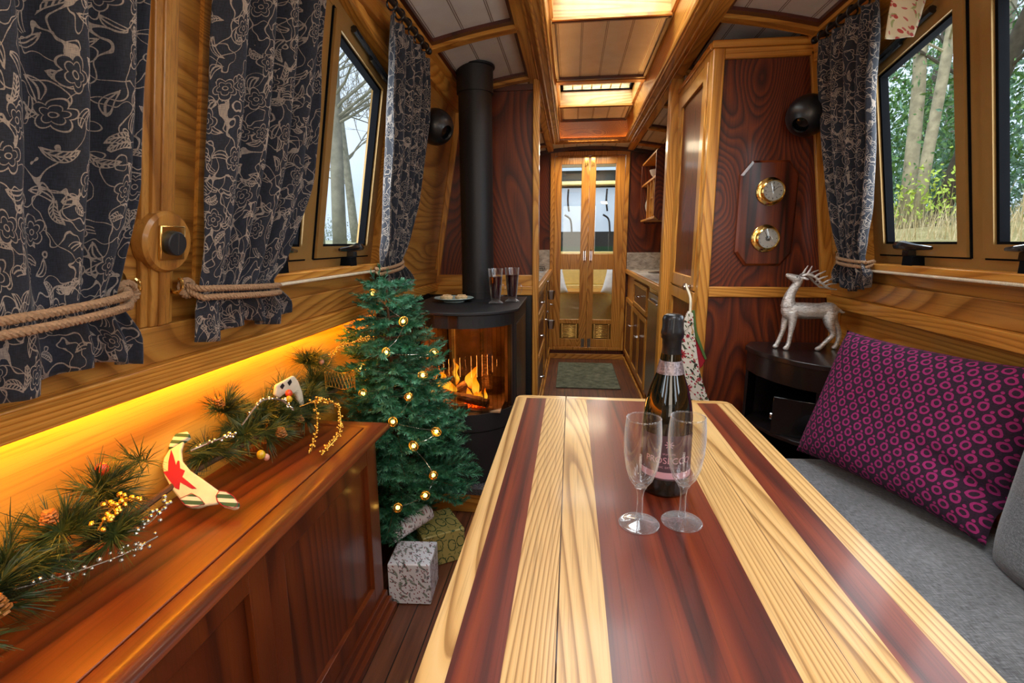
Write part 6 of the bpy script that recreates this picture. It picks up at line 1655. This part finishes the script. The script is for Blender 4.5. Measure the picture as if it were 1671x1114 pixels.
# ------------------------------------------------------------------ light
W = bpy.data.worlds.new('overcast_sky'); SC.world = W; W.use_nodes = True; nt = W.node_tree
bg = nt.nodes['Background']; tc = nt.nodes.new('ShaderNodeTexCoord'); nz = nt.nodes.new('ShaderNodeTexNoise'); nz.inputs['Scale'].default_value = 2.2; nz.inputs['Detail'].default_value = 5
nt.links.new(tc.outputs['Generated'], nz.inputs['Vector']); rp = nt.nodes.new('ShaderNodeValToRGB'); nt.links.new(nz.outputs[0], rp.inputs[0])
rp.color_ramp.elements[0].position = .35; rp.color_ramp.elements[0].color = (.42, .55, .76, 1); rp.color_ramp.elements[1].position = .65; rp.color_ramp.elements[1].color = (.74, .83, .97, 1)
nt.links.new(rp.outputs[0], bg.inputs[0]); bg.inputs[1].default_value = 1.45
def area(name, loc, size, power, color, direction, spread=PI, sy=None):
    l = bpy.data.lights.new(name, 'AREA'); l.shape = 'RECTANGLE' if sy else 'SQUARE'; l.size = size
    if sy: l.size_y = sy
    l.energy = power; l.color = color; l.spread = spread
    o = bpy.data.objects.new(name, l); COL.objects.link(o); o.location = loc
    o.rotation_euler = Vector(direction).to_track_quat('-Z', 'Y').to_euler(); return o
# daylight through the cabin's windows and rooflights (each lamp fills its own opening, outside the glass)
for s in (-1, 1):
    for c in WIN[s]:
        area('window_daylight', (wx(s, 1.42, .11), c, 1.40), .8, 9 if s > 0 else 7, (.86, .93, 1.0), (-s, 0, -.28), sy=.6)
for a, b in OPEN: area('rooflight_daylight', (XC, (a + b) / 2, CZ + .16), .46, 15 * (b - a), (.95, .96, 1.0), (0, 0, -1), sy=(b - a) - .06)
# added warm fill lights over the cabin, galley and rear; no fittings there
area('ceiling_fill', (XC - .45, -.2, 1.87), .12, 3, (1, .74, .45), (0.1, .35, -1)); area('ceiling_fill', (XC + .45, -.2, 1.87), .12, 3, (1, .74, .45), (-.1, .35, -1))
area('ceiling_fill', (XC, 4.62, 1.93), .4, 9, (1, .82, .55), (0, -.1, -1)); area('rear_fill', (XC, -1.5, 1.3), .7, 12, (1, .88, .72), (0, 1, -.05), sy=1.2)  # both added as fill; the back wall has no doorway
area('bow_daylight', (.15, 5.9, 1.98), .8, 14, (.95, .97, 1), (0, 0, -1)); 
sun = bpy.data.lights.new('hazy_sun', 'SUN'); sun.energy = 3.0; sun.angle = .35; sun.color = (1, .95, .86); so = bpy.data.objects.new('hazy_sun', sun); COL.objects.link(so); so.rotation_euler = Vector((.35, .55, -1)).to_track_quat('-Z', 'Y').to_euler()

# ------------------------------------------------------------------ camera
cd = bpy.data.cameras.new('camera'); cam = bpy.data.objects.new('camera', cd); COL.objects.link(cam); SC.camera = cam
cd.sensor_fit = 'HORIZONTAL'; cd.sensor_width = 36; cd.lens = 827.68 / 1671 * 36; cd.clip_start = .02; cd.clip_end = 200
yaw, pit, rol = math.radians(-6.62674), math.radians(-11.02101), math.radians(-.215979)
w_ = Vector((math.sin(yaw) * math.cos(pit), math.cos(yaw) * math.cos(pit), math.sin(pit))); r_ = Vector((math.cos(yaw), -math.sin(yaw), 0)); u_ = r_.cross(w_)
R2 = r_ * math.cos(rol) + u_ * math.sin(rol); U2 = -r_ * math.sin(rol) + u_ * math.cos(rol)
cam.matrix_world = Matrix(((R2.x, U2.x, -w_.x, 0), (R2.y, U2.y, -w_.y, 0), (R2.z, U2.z, -w_.z, 1.13), (0, 0, 0, 1)))
SC.view_settings.view_transform = 'Standard'; SC.view_settings.look = 'None'; SC.view_settings.gamma = 1.0; SC.view_settings.exposure = 0.1; SC.view_settings.use_curve_mapping = False
c = SC.cycles if hasattr(SC, 'cycles') else None
if c:
    c.max_bounces = 10; c.diffuse_bounces = 4; c.glossy_bounces = 4; c.transmission_bounces = 8; c.transparent_max_bounces = 24; c.sample_clamp_indirect = 4; c.use_denoising = True; c.caustics_reflective = False; c.caustics_refractive = False
